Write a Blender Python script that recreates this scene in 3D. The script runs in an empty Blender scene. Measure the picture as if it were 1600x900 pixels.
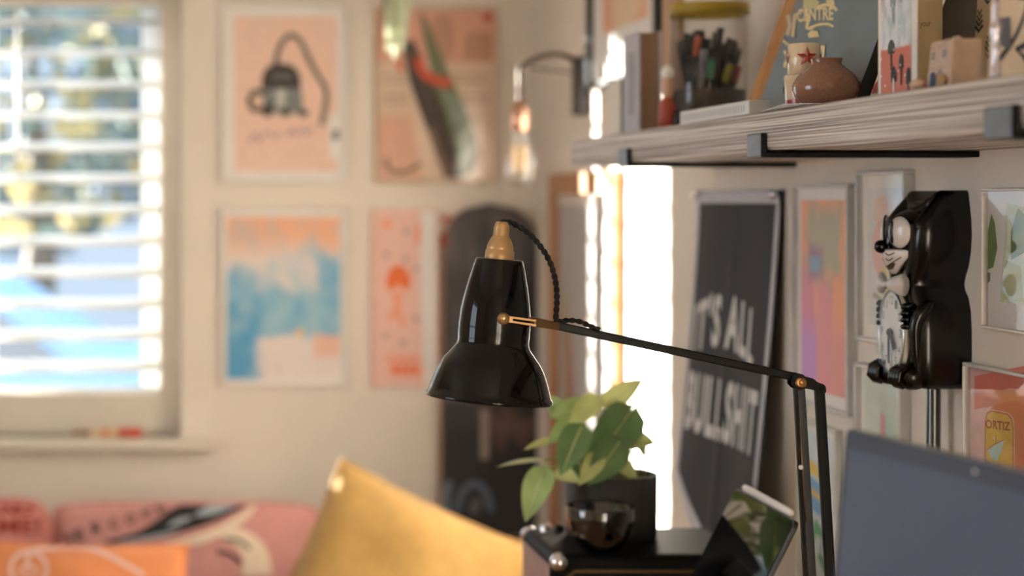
import bpy, bmesh, math, random
from mathutils import Vector, Matrix

random.seed(7)
R = math.radians
scene = bpy.context.scene
col = scene.collection

# ------------------------------------------------------------------ camera
# origin = camera; +X right, +Y towards the window wall, +Z up, metres.
F, U0, V0 = 2880.0, 260.0, 314.0        # focal length in px, vanishing point of the side wall
cam_d = bpy.data.cameras.new('camera')
cam = bpy.data.objects.new('camera', cam_d)
col.objects.link(cam)
cam.location = (0, 0, 0)
cam.rotation_euler = (R(90), 0, 0)
cam_d.sensor_width = 36.0
cam_d.lens = F / 1600 * 36.0
cam_d.shift_x = (800 - U0) / 1600
cam_d.shift_y = (V0 - 450) / 1600
cam_d.clip_start = 0.02
cam_d.dof.use_dof = True
cam_d.dof.focus_distance = 1.85
cam_d.dof.aperture_fstop = 3.2
scene.camera = cam

# ------------------------------------------------------------------ light
world = bpy.data.worlds.new('sky')
scene.world = world
world.use_nodes = True
bg = world.node_tree.nodes['Background']
bg.inputs[0].default_value = (0.74, 0.86, 1.0, 1)
bg.inputs[1].default_value = 4.0

sun_d = bpy.data.lights.new('sun', 'SUN')
sun_d.energy = 80.0
sun_d.color = (1.0, 0.97, 0.91)
sun_d.angle = R(0.8)
sun = bpy.data.objects.new('sun', sun_d)
col.objects.link(sun)
SUN_DIR = Vector((1.0, -0.726, -0.12))
sun.rotation_euler = SUN_DIR.to_track_quat('-Z', 'Y').to_euler()
sun.location = (-6, 9, 4)

def window_light(name, loc, direction, sx, sy, power, color):
    d = bpy.data.lights.new(name, 'AREA')
    d.shape = 'RECTANGLE'
    d.size, d.size_y = sx, sy
    d.energy = power
    d.color = color
    o = bpy.data.objects.new(name, d)
    o.location = loc
    o.rotation_euler = Vector(direction).to_track_quat('-Z', 'Y').to_euler()
    col.objects.link(o)
    return o
# daylight of the open sky just outside the window in the left wall
window_light('sky_light', (-3.0, 1.45, 0.05), (1, 0, 0), 1.3, 1.5, 19, (0.78, 0.89, 1.0))

scene.view_settings.view_transform = 'Standard'
scene.view_settings.look = 'None'
scene.view_settings.gamma = 1
scene.view_settings.use_curve_mapping = False
scene.view_settings.exposure = 0.0

# ------------------------------------------------------------------ places
YB, XR, XL, YF = 4.32, 0.862, -2.7, -1.3      # back, right, left, front wall
ZF, ZC = -1.40, 1.15                          # floor, ceiling
KB = YB / F

def PB(px, py, d=0.0):                        # a point on the back wall, d in front of it
    return Vector(((px - U0) * KB, YB - d, (V0 - py) * KB))
def PR(px, py, d=0.0):                        # a point on the right wall
    y = XR * F / (px - U0)
    return Vector((XR - d, y, (V0 - py) * y / F))
def AT(px, py, Y):                            # a point at depth Y
    return Vector(((px - U0) * Y / F, Y, (V0 - py) * Y / F))
def PX(px, py, X):                            # a point in the plane x = X
    y = X * F / (px - U0)
    return Vector((X, y, (V0 - py) * y / F))

# ------------------------------------------------------------------ materials
def lin(c):
    return tuple((v / 12.92 if v <= 0.04045 else ((v + 0.055) / 1.055) ** 2.4) for v in [x / 255 for x in c])
MATS = {}
def mat(name, rgb, rough=0.5, metal=0.0, coat=0.0, var=0.06, scale=30.0, bump=0.0, spec=0.5, sheen=0.0, transl=0.0, stretch=None):
    if name in MATS:
        return MATS[name]
    m = bpy.data.materials.new(name)
    m.use_nodes = True
    nt = m.node_tree
    b = nt.nodes['Principled BSDF']
    c = lin(rgb)
    b.inputs['Roughness'].default_value = rough
    b.inputs['Metallic'].default_value = metal
    b.inputs['Coat Weight'].default_value = coat
    b.inputs['Coat Roughness'].default_value = 0.03
    b.inputs['Specular IOR Level'].default_value = spec
    b.inputs['Sheen Weight'].default_value = sheen
    tc = nt.nodes.new('ShaderNodeTexCoord')
    mp = nt.nodes.new('ShaderNodeMapping')
    if stretch: mp.inputs['Scale'].default_value = stretch
    nt.links.new(tc.outputs['Object'], mp.inputs[0])
    nz = nt.nodes.new('ShaderNodeTexNoise')
    nz.inputs['Scale'].default_value = scale
    nz.inputs['Detail'].default_value = 4
    nt.links.new(mp.outputs[0], nz.inputs['Vector'])
    rp = nt.nodes.new('ShaderNodeValToRGB')
    rp.color_ramp.elements[0].position = 0.3
    rp.color_ramp.elements[1].position = 0.7
    rp.color_ramp.elements[0].color = (*[max(0, v * (1 - var)) for v in c], 1)
    rp.color_ramp.elements[1].color = (*[min(1, v * (1 + var)) for v in c], 1)
    nt.links.new(nz.outputs[0], rp.inputs[0])
    nt.links.new(rp.outputs[0], b.inputs['Base Color'])
    if bump:
        bp = nt.nodes.new('ShaderNodeBump')
        bp.inputs['Strength'].default_value = bump
        bp.inputs['Distance'].default_value = 0.002
        nt.links.new(nz.outputs[0], bp.inputs['Height'])
        nt.links.new(bp.outputs[0], b.inputs['Normal'])
    if transl:
        tr = nt.nodes.new('ShaderNodeBsdfTranslucent')
        nt.links.new(rp.outputs[0], tr.inputs[0])
        mx = nt.nodes.new('ShaderNodeMixShader')
        mx.inputs[0].default_value = transl
        nt.links.new(b.outputs[0], mx.inputs[1])
        nt.links.new(tr.outputs[0], mx.inputs[2])
        nt.links.new(mx.outputs[0], nt.nodes['Material Output'].inputs[0])
    MATS[name] = m
    return m

def thin_glass(name, tint=(1, 1, 1), gain=1.6, rough=0.0):
    m = bpy.data.materials.new(name)
    m.use_nodes = True
    nt = m.node_tree
    nt.nodes.remove(nt.nodes['Principled BSDF'])
    t = nt.nodes.new('ShaderNodeBsdfTransparent'); t.inputs[0].default_value = (*tint, 1)
    g = nt.nodes.new('ShaderNodeBsdfGlossy'); g.inputs['Roughness'].default_value = rough
    fr = nt.nodes.new('ShaderNodeFresnel')
    ge = nt.nodes.new('ShaderNodeNewGeometry')
    io = nt.nodes.new('ShaderNodeMapRange')          # a sheet reflects alike on both faces
    io.inputs[3].default_value = 1.47; io.inputs[4].default_value = 1 / 1.47
    nt.links.new(ge.outputs['Backfacing'], io.inputs[0])
    nt.links.new(io.outputs[0], fr.inputs[0])
    mu = nt.nodes.new('ShaderNodeMath'); mu.operation = 'MULTIPLY'; mu.use_clamp = True
    mu.inputs[1].default_value = gain
    nt.links.new(fr.outputs[0], mu.inputs[0])
    mx = nt.nodes.new('ShaderNodeMixShader')
    nt.links.new(mu.outputs[0], mx.inputs[0])
    nt.links.new(t.outputs[0], mx.inputs[1])
    nt.links.new(g.outputs[0], mx.inputs[2])
    nt.links.new(mx.outputs[0], nt.nodes['Material Output'].inputs[0])
    return m

def layered(name, base, layers, rough=0.6, uvscale=1.0, coat=0.0):
    """flat print: base colour, then layers (rgb, noise_scale, threshold, softness, axis gradient (axis, centre, slope) or None, seed)"""
    m = bpy.data.materials.new(name)
    m.use_nodes = True
    nt = m.node_tree
    b = nt.nodes['Principled BSDF']
    b.inputs['Roughness'].default_value = rough
    b.inputs['Coat Weight'].default_value = coat
    uv = nt.nodes.new('ShaderNodeTexCoord')
    sep = nt.nodes.new('ShaderNodeSeparateXYZ')
    nt.links.new(uv.outputs['UV'], sep.inputs[0])
    prev = nt.nodes.new('ShaderNodeRGB')
    prev.outputs[0].default_value = (*lin(base), 1)
    out = prev.outputs[0]
    for rgb, ns, amp, soft, grads, seed in layers:
        nz = nt.nodes.new('ShaderNodeTexNoise')
        nz.noise_dimensions = '4D'
        nz.inputs['W'].default_value = seed
        nz.inputs['Scale'].default_value = ns
        nz.inputs['Detail'].default_value = 5
        nt.links.new(uv.outputs['UV'], nz.inputs['Vector'])
        v = nt.nodes.new('ShaderNodeMath'); v.operation = 'MULTIPLY_ADD'
        v.inputs[1].default_value = amp; v.inputs[2].default_value = -amp / 2
        nt.links.new(nz.outputs[0], v.inputs[0])
        cur = v.outputs[0]
        # grads: the mask is positive where every  s*(coord-c) + noise  > 0
        masks = []
        for ax, c, s in grads:
            g = nt.nodes.new('ShaderNodeMath'); g.operation = 'MULTIPLY_ADD'
            g.inputs[1].default_value = s; g.inputs[2].default_value = -c * s
            nt.links.new(sep.outputs[ax], g.inputs[0])
            a = nt.nodes.new('ShaderNodeMath'); a.operation = 'ADD'
            nt.links.new(g.outputs[0], a.inputs[0]); nt.links.new(cur, a.inputs[1])
            masks.append(a.outputs[0])
        k = masks[0]
        for q in masks[1:]:
            mn = nt.nodes.new('ShaderNodeMath'); mn.operation = 'MINIMUM'
            nt.links.new(k, mn.inputs[0]); nt.links.new(q, mn.inputs[1]); k = mn.outputs[0]
        mr = nt.nodes.new('ShaderNodeMapRange')
        mr.inputs[1].default_value = -soft; mr.inputs[2].default_value = soft
        nt.links.new(k, mr.inputs[0])
        mx = nt.nodes.new('ShaderNodeMix'); mx.data_type = 'RGBA'
        nt.links.new(mr.outputs[0], mx.inputs[0])
        nt.links.new(out, mx.inputs[6])
        mx.inputs[7].default_value = (*lin(rgb), 1)
        out = mx.outputs[2]
    nt.links.new(out, b.inputs['Base Color'])
    return m

def wood(name, a, b_, rough, scale, stretch, bump=0.3, bands=6.0):
    m = bpy.data.materials.new(name)
    m.use_nodes = True
    nt = m.node_tree
    b = nt.nodes['Principled BSDF']
    b.inputs['Roughness'].default_value = rough
    tc = nt.nodes.new('ShaderNodeTexCoord')
    mp = nt.nodes.new('ShaderNodeMapping'); mp.inputs['Scale'].default_value = stretch
    nt.links.new(tc.outputs['Object'], mp.inputs[0])
    nz = nt.nodes.new('ShaderNodeTexNoise'); nz.inputs['Scale'].default_value = scale
    nz.inputs['Detail'].default_value = 8; nz.inputs['Distortion'].default_value = 0.35
    nt.links.new(mp.outputs[0], nz.inputs['Vector'])
    mu = nt.nodes.new('ShaderNodeMath'); mu.operation = 'MULTIPLY'; mu.inputs[1].default_value = bands
    nt.links.new(nz.outputs[0], mu.inputs[0])
    fr = nt.nodes.new('ShaderNodeMath'); fr.operation = 'PINGPONG'; fr.inputs[1].default_value = 0.5
    nt.links.new(mu.outputs[0], fr.inputs[0])
    n2 = nt.nodes.new('ShaderNodeTexNoise'); n2.inputs['Scale'].default_value = scale * 5
    n2.inputs['Detail'].default_value = 6
    nt.links.new(mp.outputs[0], n2.inputs['Vector'])
    ad = nt.nodes.new('ShaderNodeMath'); ad.operation = 'MULTIPLY_ADD'; ad.inputs[1].default_value = 0.75
    nt.links.new(n2.outputs[0], ad.inputs[0]); nt.links.new(fr.outputs[0], ad.inputs[2])
    rp = nt.nodes.new('ShaderNodeValToRGB')
    rp.color_ramp.elements[0].position = 0.36; rp.color_ramp.elements[1].position = 0.86
    rp.color_ramp.elements[0].color = (*lin(a), 1); rp.color_ramp.elements[1].color = (*lin(b_), 1)
    nt.links.new(ad.outputs[0], rp.inputs[0])
    nt.links.new(rp.outputs[0], b.inputs['Base Color'])
    bp = nt.nodes.new('ShaderNodeBump'); bp.inputs['Strength'].default_value = bump; bp.inputs['Distance'].default_value = 0.001
    nt.links.new(ad.outputs[0], bp.inputs['Height']); nt.links.new(bp.outputs[0], b.inputs['Normal'])
    return m

WALL = mat('cream_wall_paint', (227, 216, 202), 0.75, var=0.02, scale=6, bump=0.05)
CEIL = mat('white_ceiling_paint', (238, 232, 222), 0.8, var=0.02, scale=6)
WHITE = mat('white_paint', (236, 232, 226), 0.45, var=0.02)
FRAMEGREY = mat('window_frame_paint', (214, 205, 190), 0.5, var=0.02)
PAPER = mat('white_paper', (232, 226, 220), 0.7, var=0.02)
BLACK = mat('black_enamel', (5, 5, 5), 0.07, var=0.0, spec=0.3)
BLACKM = mat('black_painted_metal', (9, 9, 10), 0.4, var=0.05, spec=0.16)
STEEL = mat('raw_steel', (120, 126, 132), 0.5, metal=0.7, var=0.15, scale=80)
BRASS = mat('aged_brass', (176, 136, 84), 0.36, metal=1.0, var=0.08, scale=60)
CHROME = mat('chrome', (215, 215, 220), 0.12, metal=1.0, var=0.0)
PRINTGLASS = thin_glass('picture_glass', gain=1.6, rough=0.015)
PANEGLASS = thin_glass('window_glass', (0.97, 0.99, 0.98), gain=1.2)
CLEARGLASS = thin_glass('clear_glass', (0.95, 0.96, 0.95), gain=2.4, rough=0.035)

# ------------------------------------------------------------------ mesh helpers
def root_loc(p):
    v = Vector((0, 0, 0))
    while p is not None:
        v += p.location
        p = p.parent
    return v

class MB:
    def __init__(self):
        self.v, self.f, self.m, self.s = [], [], [], []
        self.uv = {}
    def add(self, vs, fs, mi=0, smooth=False):
        o = len(self.v)
        self.v += [Vector(p) for p in vs]
        for f in fs:
            self.f.append([i + o for i in f]); self.m.append(mi); self.s.append(smooth)
        return self
    def box(self, a, b, mi=0, M=None):
        (x0, y0, z0), (x1, y1, z1) = a, b
        vs = [Vector(p) for p in [(x0, y0, z0), (x1, y0, z0), (x1, y1, z0), (x0, y1, z0), (x0, y0, z1), (x1, y0, z1), (x1, y1, z1), (x0, y1, z1)]]
        if M is not None: vs = [M @ p for p in vs]
        return self.add(vs, [(0, 3, 2, 1), (4, 5, 6, 7), (0, 1, 5, 4), (1, 2, 6, 5), (2, 3, 7, 6), (3, 0, 4, 7)], mi)
    def bar(self, a, b, wdir, w, h, mi=0):
        """rectangular bar a->b; w along wdir, h along the third axis"""
        a, b = Vector(a), Vector(b)
        t = (b - a).normalized()
        wd = Vector(wdir); wd = (wd - t * wd.dot(t)).normalized()
        hd = t.cross(wd)
        vs = []
        for p in (a, b):
            for i, j in ((-1, -1), (1, -1), (1, 1), (-1, 1)):
                vs.append(p + wd * (w / 2 * i) + hd * (h / 2 * j))
        return self.add(vs, [(0, 3, 2, 1), (4, 5, 6, 7), (0, 1, 5, 4), (1, 2, 6, 5), (2, 3, 7, 6), (3, 0, 4, 7)], mi)
    def tube(self, pts, r, n=8, mi=0, caps=True):
        pts = [Vector(p) for p in pts]
        rs = r if isinstance(r, (list, tuple)) else [r] * len(pts)
        t0 = (pts[1] - pts[0]).normalized()
        up = Vector((0, 0, 1)) if abs(t0.z) < 0.9 else Vector((1, 0, 0))
        u = t0.cross(up).normalized()
        vs, fs = [], []
        for i, p in enumerate(pts):
            t = (pts[min(i + 1, len(pts) - 1)] - pts[max(i - 1, 0)]).normalized()
            u = (u - t * u.dot(t)).normalized()
            w = t.cross(u)
            for k in range(n):
                a = 2 * math.pi * k / n
                vs.append(p + (u * math.cos(a) + w * math.sin(a)) * rs[i])
        for i in range(len(pts) - 1):
            for k in range(n):
                fs.append((i * n + k, i * n + (k + 1) % n, (i + 1) * n + (k + 1) % n, (i + 1) * n + k))
        if caps:
            fs.append(tuple(range(n - 1, -1, -1))); fs.append(tuple((len(pts) - 1) * n + k for k in range(n)))
        return self.add(vs, fs, mi, True)
    def lathe(self, base, axis, prof, n=32, mi=0):
        base, ax = Vector(base), Vector(axis).normalized()
        h = Vector((1, 0, 0)) if abs(ax.x) < 0.9 else Vector((0, 1, 0))
        u = ax.cross(h).normalized(); w = ax.cross(u)
        vs, fs = [], []
        for s, r in prof:
            for k in range(n):
                a = 2 * math.pi * k / n
                vs.append(base + ax * s + (u * math.cos(a) + w * math.sin(a)) * max(r, 1e-5))
        for i in range(len(prof) - 1):
            for k in range(n):
                fs.append((i * n + k, i * n + (k + 1) % n, (i + 1) * n + (k + 1) % n, (i + 1) * n + k))
        return self.add(vs, fs, mi, True)
    def ell(self, c, r, n=20, k=12, mi=0, M=None):
        vs, fs = [], []
        M = M or Matrix.Identity(3)
        for j in range(k + 1):
            th = math.pi * j / k
            for i in range(n):
                a = 2 * math.pi * i / n
                vs.append(Vector(c) + M @ Vector((r[0] * math.sin(th) * math.cos(a), r[1] * math.sin(th) * math.sin(a), r[2] * math.cos(th))))
        for j in range(k):
            for i in range(n):
                fs.append((j * n + i, (j + 1) * n + i, (j + 1) * n + (i + 1) % n, j * n + (i + 1) % n))
        return self.add(vs, fs, mi, True)
    def poly(self, pts, mi=0):
        return self.add(pts, [tuple(range(len(pts)))], mi)
    def prism(self, front, back, mi=0):
        n = len(front)
        fs = [tuple(range(n)), tuple(range(2 * n - 1, n - 1, -1))]
        fs += [(i, i + n, (i + 1) % n + n, (i + 1) % n) for i in range(n)]
        return self.add(list(front) + list(back), fs, mi)
    def build(self, name, mats, parent=None, bevel=0.0, seg=2, smooth=None, uv=None):
        mats = mats if isinstance(mats, (list, tuple)) else [mats]
        me = bpy.data.meshes.new(name)
        if parent is not None:
            off = root_loc(parent)
        else:
            xs = [p.x for p in self.v]; ys = [p.y for p in self.v]; zs = [p.z for p in self.v]
            off = Vector(((min(xs) + max(xs)) / 2, (min(ys) + max(ys)) / 2, min(zs)))
        me.from_pydata([tuple(p - off) for p in self.v], [], self.f)
        for m in mats: me.materials.append(m)
        for i, p in enumerate(me.polygons):
            p.material_index = self.m[i]
            p.use_smooth = self.s[i] if smooth is None else smooth
        if uv:
            l = me.uv_layers.new(name='UVMap')
            for p in me.polygons:
                for li in p.loop_indices:
                    l.data[li].uv = uv[me.loops[li].vertex_index]
        bm = bmesh.new(); bm.from_mesh(me)
        bmesh.ops.recalc_face_normals(bm, faces=bm.faces)
        bm.to_mesh(me); bm.free()
        me.update()
        o = bpy.data.objects.new(name, me)
        col.objects.link(o)
        if parent is not None: o.parent = parent
        else: o.location = off
        if bevel:
            md = o.modifiers.new('bevel', 'BEVEL'); md.width = bevel; md.segments = seg
            md.limit_method = 'ANGLE'; md.angle_limit = R(35)
            for p in me.polygons: p.use_smooth = True
            w = o.modifiers.new('wn', 'WEIGHTED_NORMAL'); w.keep_sharp = True
        return o

def tag(o, label, cat, group=None):
    o['label'] = label; o['category'] = cat
    if group: o['group'] = group
    return o
def thing(name, loc, label, cat, group=None):
    o = bpy.data.objects.new(name, None)
    o.empty_display_size = 0.05
    o.location = loc
    col.objects.link(o)
    return tag(o, label, cat, group)
def structure(o):
    o['kind'] = 'structure'
    return o
def struct_empty(name, loc):
    o = bpy.data.objects.new(name, None); o.location = loc; o.empty_display_size = 0.05
    col.objects.link(o)
    return structure(o)

def quad(name, pts, m, parent, uvr=None):
    """pts: bottom-left, bottom-right, top-right, top-left"""
    b = MB(); b.poly(pts)
    o = b.build(name, m, parent, uv=[(0, 0), (1, 0), (1, 1), (0, 1)])
    return o

def text2d(s, size=1.0, bold=0.0, align='CENTER', spacing=1.0):
    cu = bpy.data.curves.new('t', 'FONT')
    cu.body = s; cu.size = size; cu.align_x = align; cu.offset = bold; cu.resolution_u = 3
    cu.space_character = spacing
    ob = bpy.data.objects.new('t', cu)
    col.objects.link(ob)
    dg = bpy.context.evaluated_depsgraph_get()
    ev = ob.evaluated_get(dg)
    me = ev.to_mesh()
    vs = [(v.co.x, v.co.y) for v in me.vertices]
    fs = [tuple(p.vertices) for p in me.polygons]
    ev.to_mesh_clear()
    bpy.data.objects.remove(ob); bpy.data.curves.remove(cu)
    return vs, fs
def fit(vs, x0, x1, y0, y1):
    ax = [p[0] for p in vs]; ay = [p[1] for p in vs]
    a0, a1, b0, b1 = min(ax), max(ax), min(ay), max(ay)
    return [(x0 + (p[0] - a0) / (a1 - a0) * (x1 - x0), y0 + (p[1] - b0) / (b1 - b0) * (y1 - y0)) for p in vs]

def stroke_strip(pts, w, closed=False):
    """a ribbon in 2-D around a polyline, as quads"""
    n = len(pts); vs, fs = [], []
    for i, p in enumerate(pts):
        a = pts[(i - 1) % n] if (closed or i > 0) else p
        b = pts[(i + 1) % n] if (closed or i < n - 1) else p
        dx, dy = b[0] - a[0], b[1] - a[1]
        l = math.hypot(dx, dy) or 1
        ww = w[i] if isinstance(w, (list, tuple)) else w
        nx, ny = -dy / l * ww / 2, dx / l * ww / 2
        vs += [(p[0] + nx, p[1] + ny), (p[0] - nx, p[1] - ny)]
    for i in range(n if closed else n - 1):
        j = (i + 1) % n
        fs.append((2 * i, 2 * i + 1, 2 * j + 1, 2 * j))
    return vs, fs
def wide_strip(pts, w, m=6, k=5):
    """like stroke_strip but fine enough to follow a curved surface"""
    q = smoothline([(p[0], p[1], w[i] if isinstance(w, (list, tuple)) else w) for i, p in enumerate(pts)], k)
    vs, fs = [], []
    for i, (x, y, ww) in enumerate(q):
        a, b = q[max(i - 1, 0)], q[min(i + 1, len(q) - 1)]
        dx, dy = b[0] - a[0], b[1] - a[1]
        l = math.hypot(dx, dy) or 1
        for j in range(m + 1):
            o = (j / m - 0.5) * max(ww, 0.5)
            vs.append((x - dy / l * o, y + dx / l * o))
    for i in range(len(q) - 1):
        for j in range(m):
            fs.append((i * (m + 1) + j, i * (m + 1) + j + 1, (i + 1) * (m + 1) + j + 1, (i + 1) * (m + 1) + j))
    return vs, fs
def circle(cx, cy, rx, ry=None, n=20, a0=0, a1=360):
    ry = rx if ry is None else ry
    full = abs(a1 - a0) >= 360
    k = n if full else n + 1
    return [(cx + rx * math.cos(R(a0 + (a1 - a0) * i / n)), cy + ry * math.sin(R(a0 + (a1 - a0) * i / n))) for i in range(k)]
def smoothline(pts, k=6):
    """Catmull-Rom through points of any dimension"""
    P = [pts[0]] + list(pts) + [pts[-1]]
    out = []
    for i in range(1, len(P) - 2):
        for j in range(k):
            t = j / k
            out.append(tuple(0.5 * ((2 * P[i][d]) + (-P[i - 1][d] + P[i + 1][d]) * t + (2 * P[i - 1][d] - 5 * P[i][d] + 4 * P[i + 1][d] - P[i + 2][d]) * t * t + (-P[i - 1][d] + 3 * P[i][d] - 3 * P[i + 1][d] + P[i + 2][d]) * t ** 3) for d in range(len(pts[0]))))
    out.append(tuple(pts[-1]))
    return out

class Art:
    """flat printed shapes drawn through a 2-D mapping fn(x, y, d)"""
    def __init__(self, fn, d0):
        self.fn, self.d, self.mb, self.mats = fn, d0, MB(), []
    def mi(self, m):
        if m not in self.mats: self.mats.append(m)
        return self.mats.index(m)
    def shape(self, pts, m):
        self.d += 0.00012
        self.mb.poly([self.fn(x, y, self.d) for x, y in pts], self.mi(m)); return self
    def faces(self, vs, fs, m):
        self.d += 0.00012
        self.mb.add([self.fn(x, y, self.d) for x, y in vs], fs, self.mi(m)); return self
    def line(self, pts, w, m, closed=False):
        return self.faces(*stroke_strip(pts, w, closed), m)
    def text(self, s, x0, x1, y0, y1, m, bold=0.0, warp=None):
        vs, fs = text2d(s, 1.0, bold)
        vs = fit(vs, x0, x1, y0, y1)
        if warp: vs = [warp(*p) for p in vs]
        return self.faces(vs, fs, m)
    def build(self, name, parent):
        return self.mb.build(name, self.mats, parent)

INK = {}
def ink(rgb, rough=0.6):
    k = tuple(rgb) + (rough,)
    if k not in INK:
        INK[k] = mat('print_ink_%02x%02x%02x' % tuple(rgb) + ('_g' if rough < 0.5 else ''), rgb, rough, var=0.05, scale=60)
    return INK[k]

# ================================================================== ROOM
b = MB(); b.box((XL - 0.3, YF - 0.3, ZF - 0.1), (XR + 0.3, YB + 0.32, ZF))
structure(b.build('floor', wood('floor_boards', (150, 112, 76), (190, 150, 108), 0.4, 3, (7, 0.8, 7), 0.1)))
b = MB(); b.box((XL - 0.3, YF - 0.3, ZC), (XR + 0.3, YB + 0.32, ZC + 0.1))
structure(b.build('ceiling', CEIL))
# window wall: opening x -1.20..0.0345, z -0.552..0.56
WX0, WX1, WZ0, WZ1, WT = -1.20, 0.0345, -0.552, 0.56, 0.30
b = MB()
b.box((XL - 0.3, YB, ZF), (WX0, YB + WT, ZC)).box((WX1, YB, ZF), (XR + 0.3, YB + WT, ZC))
b.box((WX0, YB, ZF), (WX1, YB + WT, WZ0)).box((WX0, YB, WZ1), (WX1, YB + WT, ZC))
structure(b.build('wall_back', WALL))
b = MB(); b.box((XR, YF - 0.3, ZF), (XR + 0.3, YB, ZC))
structure(b.build('wall_right', WALL))
LY0, LY1, LZ0, LZ1 = 0.85, 2.05, -0.65, 0.75
b = MB()
b.box((XL - 0.2, YF - 0.3, ZF), (XL, LY0, ZC)).box((XL - 0.2, LY1, ZF), (XL, YB, ZC))
b.box((XL - 0.2, LY0, ZF), (XL, LY1, LZ0)).box((XL - 0.2, LY0, LZ1), (XL, LY1, ZC))
structure(b.build('wall_left', WALL))
b = MB(); b.box((XL, YF - 0.3, ZF), (XR, YF, ZC))
structure(b.build('wall_front', WALL))
b = MB(); b.box((XL, YB - 0.014, ZF), (XR, YB, ZF + 0.12)); structure(b.build('baseboard_back', WHITE, bevel=0.003))
b = MB(); b.box((XR - 0.014, YF, ZF), (XR, YB - 0.014, ZF + 0.12)); structure(b.build('baseboard_right', WHITE, bevel=0.003))
b = MB(); b.box((XL, YF, ZF), (XL + 0.014, YB - 0.014, ZF + 0.12)); structure(b.build('baseboard_left', WHITE, bevel=0.003))

# ---- window in the back wall
w1 = struct_empty('window_1', ((WX0 + WX1) / 2, YB, WZ0))
fy0, fy1 = 4.372, 4.455
ox0, ox1, oz0, oz1 = WX0 + 0.06, -0.0155, -0.456, 0.470
b = MB(); b.box((ox1, fy0, WZ0), (WX1, fy1, WZ1)); b.build('frame_stile', FRAMEGREY, w1, bevel=0.004)
b = MB(); b.box((WX0, fy0, WZ0), (ox0, fy1, WZ1)); b.build('frame_stile', FRAMEGREY, w1, bevel=0.004)
b = MB(); b.box((ox0, fy0, WZ0), (ox1, fy1, oz0)); b.build('frame_rail', FRAMEGREY, w1, bevel=0.004)
b = MB(); b.box((ox0, fy0, oz1), (ox1, fy1, WZ1)); b.build('frame_rail', FRAMEGREY, w1, bevel=0.004)
sy0, sy1 = 4.565, 4.61
b = MB(); b.box((ox0 - 0.05, sy0, WZ0), (ox0 + 0.02, sy1, WZ1)); b.build('sash_stile', WHITE, w1, bevel=0.004)
b = MB(); b.box((-0.49, sy0, WZ0), (-0.425, sy1, WZ1)); b.build('sash_stile', WHITE, w1, bevel=0.004)
b = MB(); b.box((-0.022, sy0, WZ0), (WX1, sy1, WZ1)); b.build('sash_stile', WHITE, w1, bevel=0.004)
b = MB(); b.box((ox0, sy0, WZ0), (WX1, sy1, oz0 - 0.03)); b.build('sash_rail', WHITE, w1, bevel=0.004)
b = MB(); b.box((ox0, sy0, oz1 + 0.03), (WX1, sy1, WZ1)); b.build('sash_rail', WHITE, w1, bevel=0.004)
for xa, xb in ((ox0 + 0.02, -0.49), (-0.425, -0.022)):
    b = MB(); b.poly([(xa, 4.59, oz0 - 0.03), (xb, 4.59, oz0 - 0.03), (xb, 4.59, oz1 + 0.03), (xa, 4.59, oz1 + 0.03)])
    b.build('pane', PANEGLASS, w1)
b = MB(); b.box((WX0 - 0.07, YB - 0.055, WZ0 - 0.030), (0.112, fy0, WZ0)); b.build('window_sill', FRAMEGREY, w1, bevel=0.008)

# ---- blind in that window
SLAT = mat('white_slat', (245, 243, 238), 0.4, var=0.01, transl=0.45)
TAPE = mat('white_ladder_tape', (248, 246, 242), 0.7, var=0.01, transl=0.7)
bl = thing('venetian_blind', ((ox0 + ox1) / 2, 4.51, oz0), 'white slatted venetian blind hanging inside the bright window', 'blind')
pitch, sw, tilt = 0.0748, 0.068, R(18)
nsl = 13
for i in range(nsl):
    zc = AT(0, 34 + i * 48.9, 4.51).z
    b = MB(); rows = []
    for k in range(5):
        q = (k / 4 - 0.5) * sw
        crown = 0.003 * (1 - (2 * k / 4 - 1) ** 2)
        y = 4.51 + q * math.cos(tilt) - crown * math.sin(tilt)
        z = zc + q * math.sin(tilt) + crown * math.cos(tilt)
        rows.append((y, z))
    vs, fs = [], []
    for x in (ox0 - 0.01, ox1 + 0.0):
        for y, z in rows: vs.append((x, y, z + 0.0016))
        for y, z in reversed(rows): vs.append((x, y, z - 0.0016))
    n = 10
    fs = [(k, (k + 1) % n, n + (k + 1) % n, n + k) for k in range(n)] + [tuple(range(n)), tuple(range(2 * n - 1, n - 1, -1))]
    b.add(vs, fs); b.build('slat', SLAT, bl)
b = MB(); b.box((ox0 - 0.01, 4.485, 0.475), (ox1, 4.535, 0.53)); b.build('headrail', WHITE, bl, bevel=0.003)
b = MB(); b.box((ox0 - 0.01, 4.49, -0.475), (ox1, 4.53, -0.455)); b.build('bottom_rail', WHITE, bl, bevel=0.003)
for xa, xb in ((AT(221, 0, 4.54).x, AT(249, 0, 4.54).x), (-0.62, -0.58), (-1.09, -1.05)):
    b = MB(); b.box((xa, 4.5405, -0.47), (xb, 4.5412, 0.48)); b.build('ladder_tape', TAPE, bl)
b = MB(); b.tube([(-0.36, 4.47, 0.48), (-0.36, 4.468, 0.1)], 0.004, 8); b.build('tilt_wand', WHITE, bl)

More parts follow.
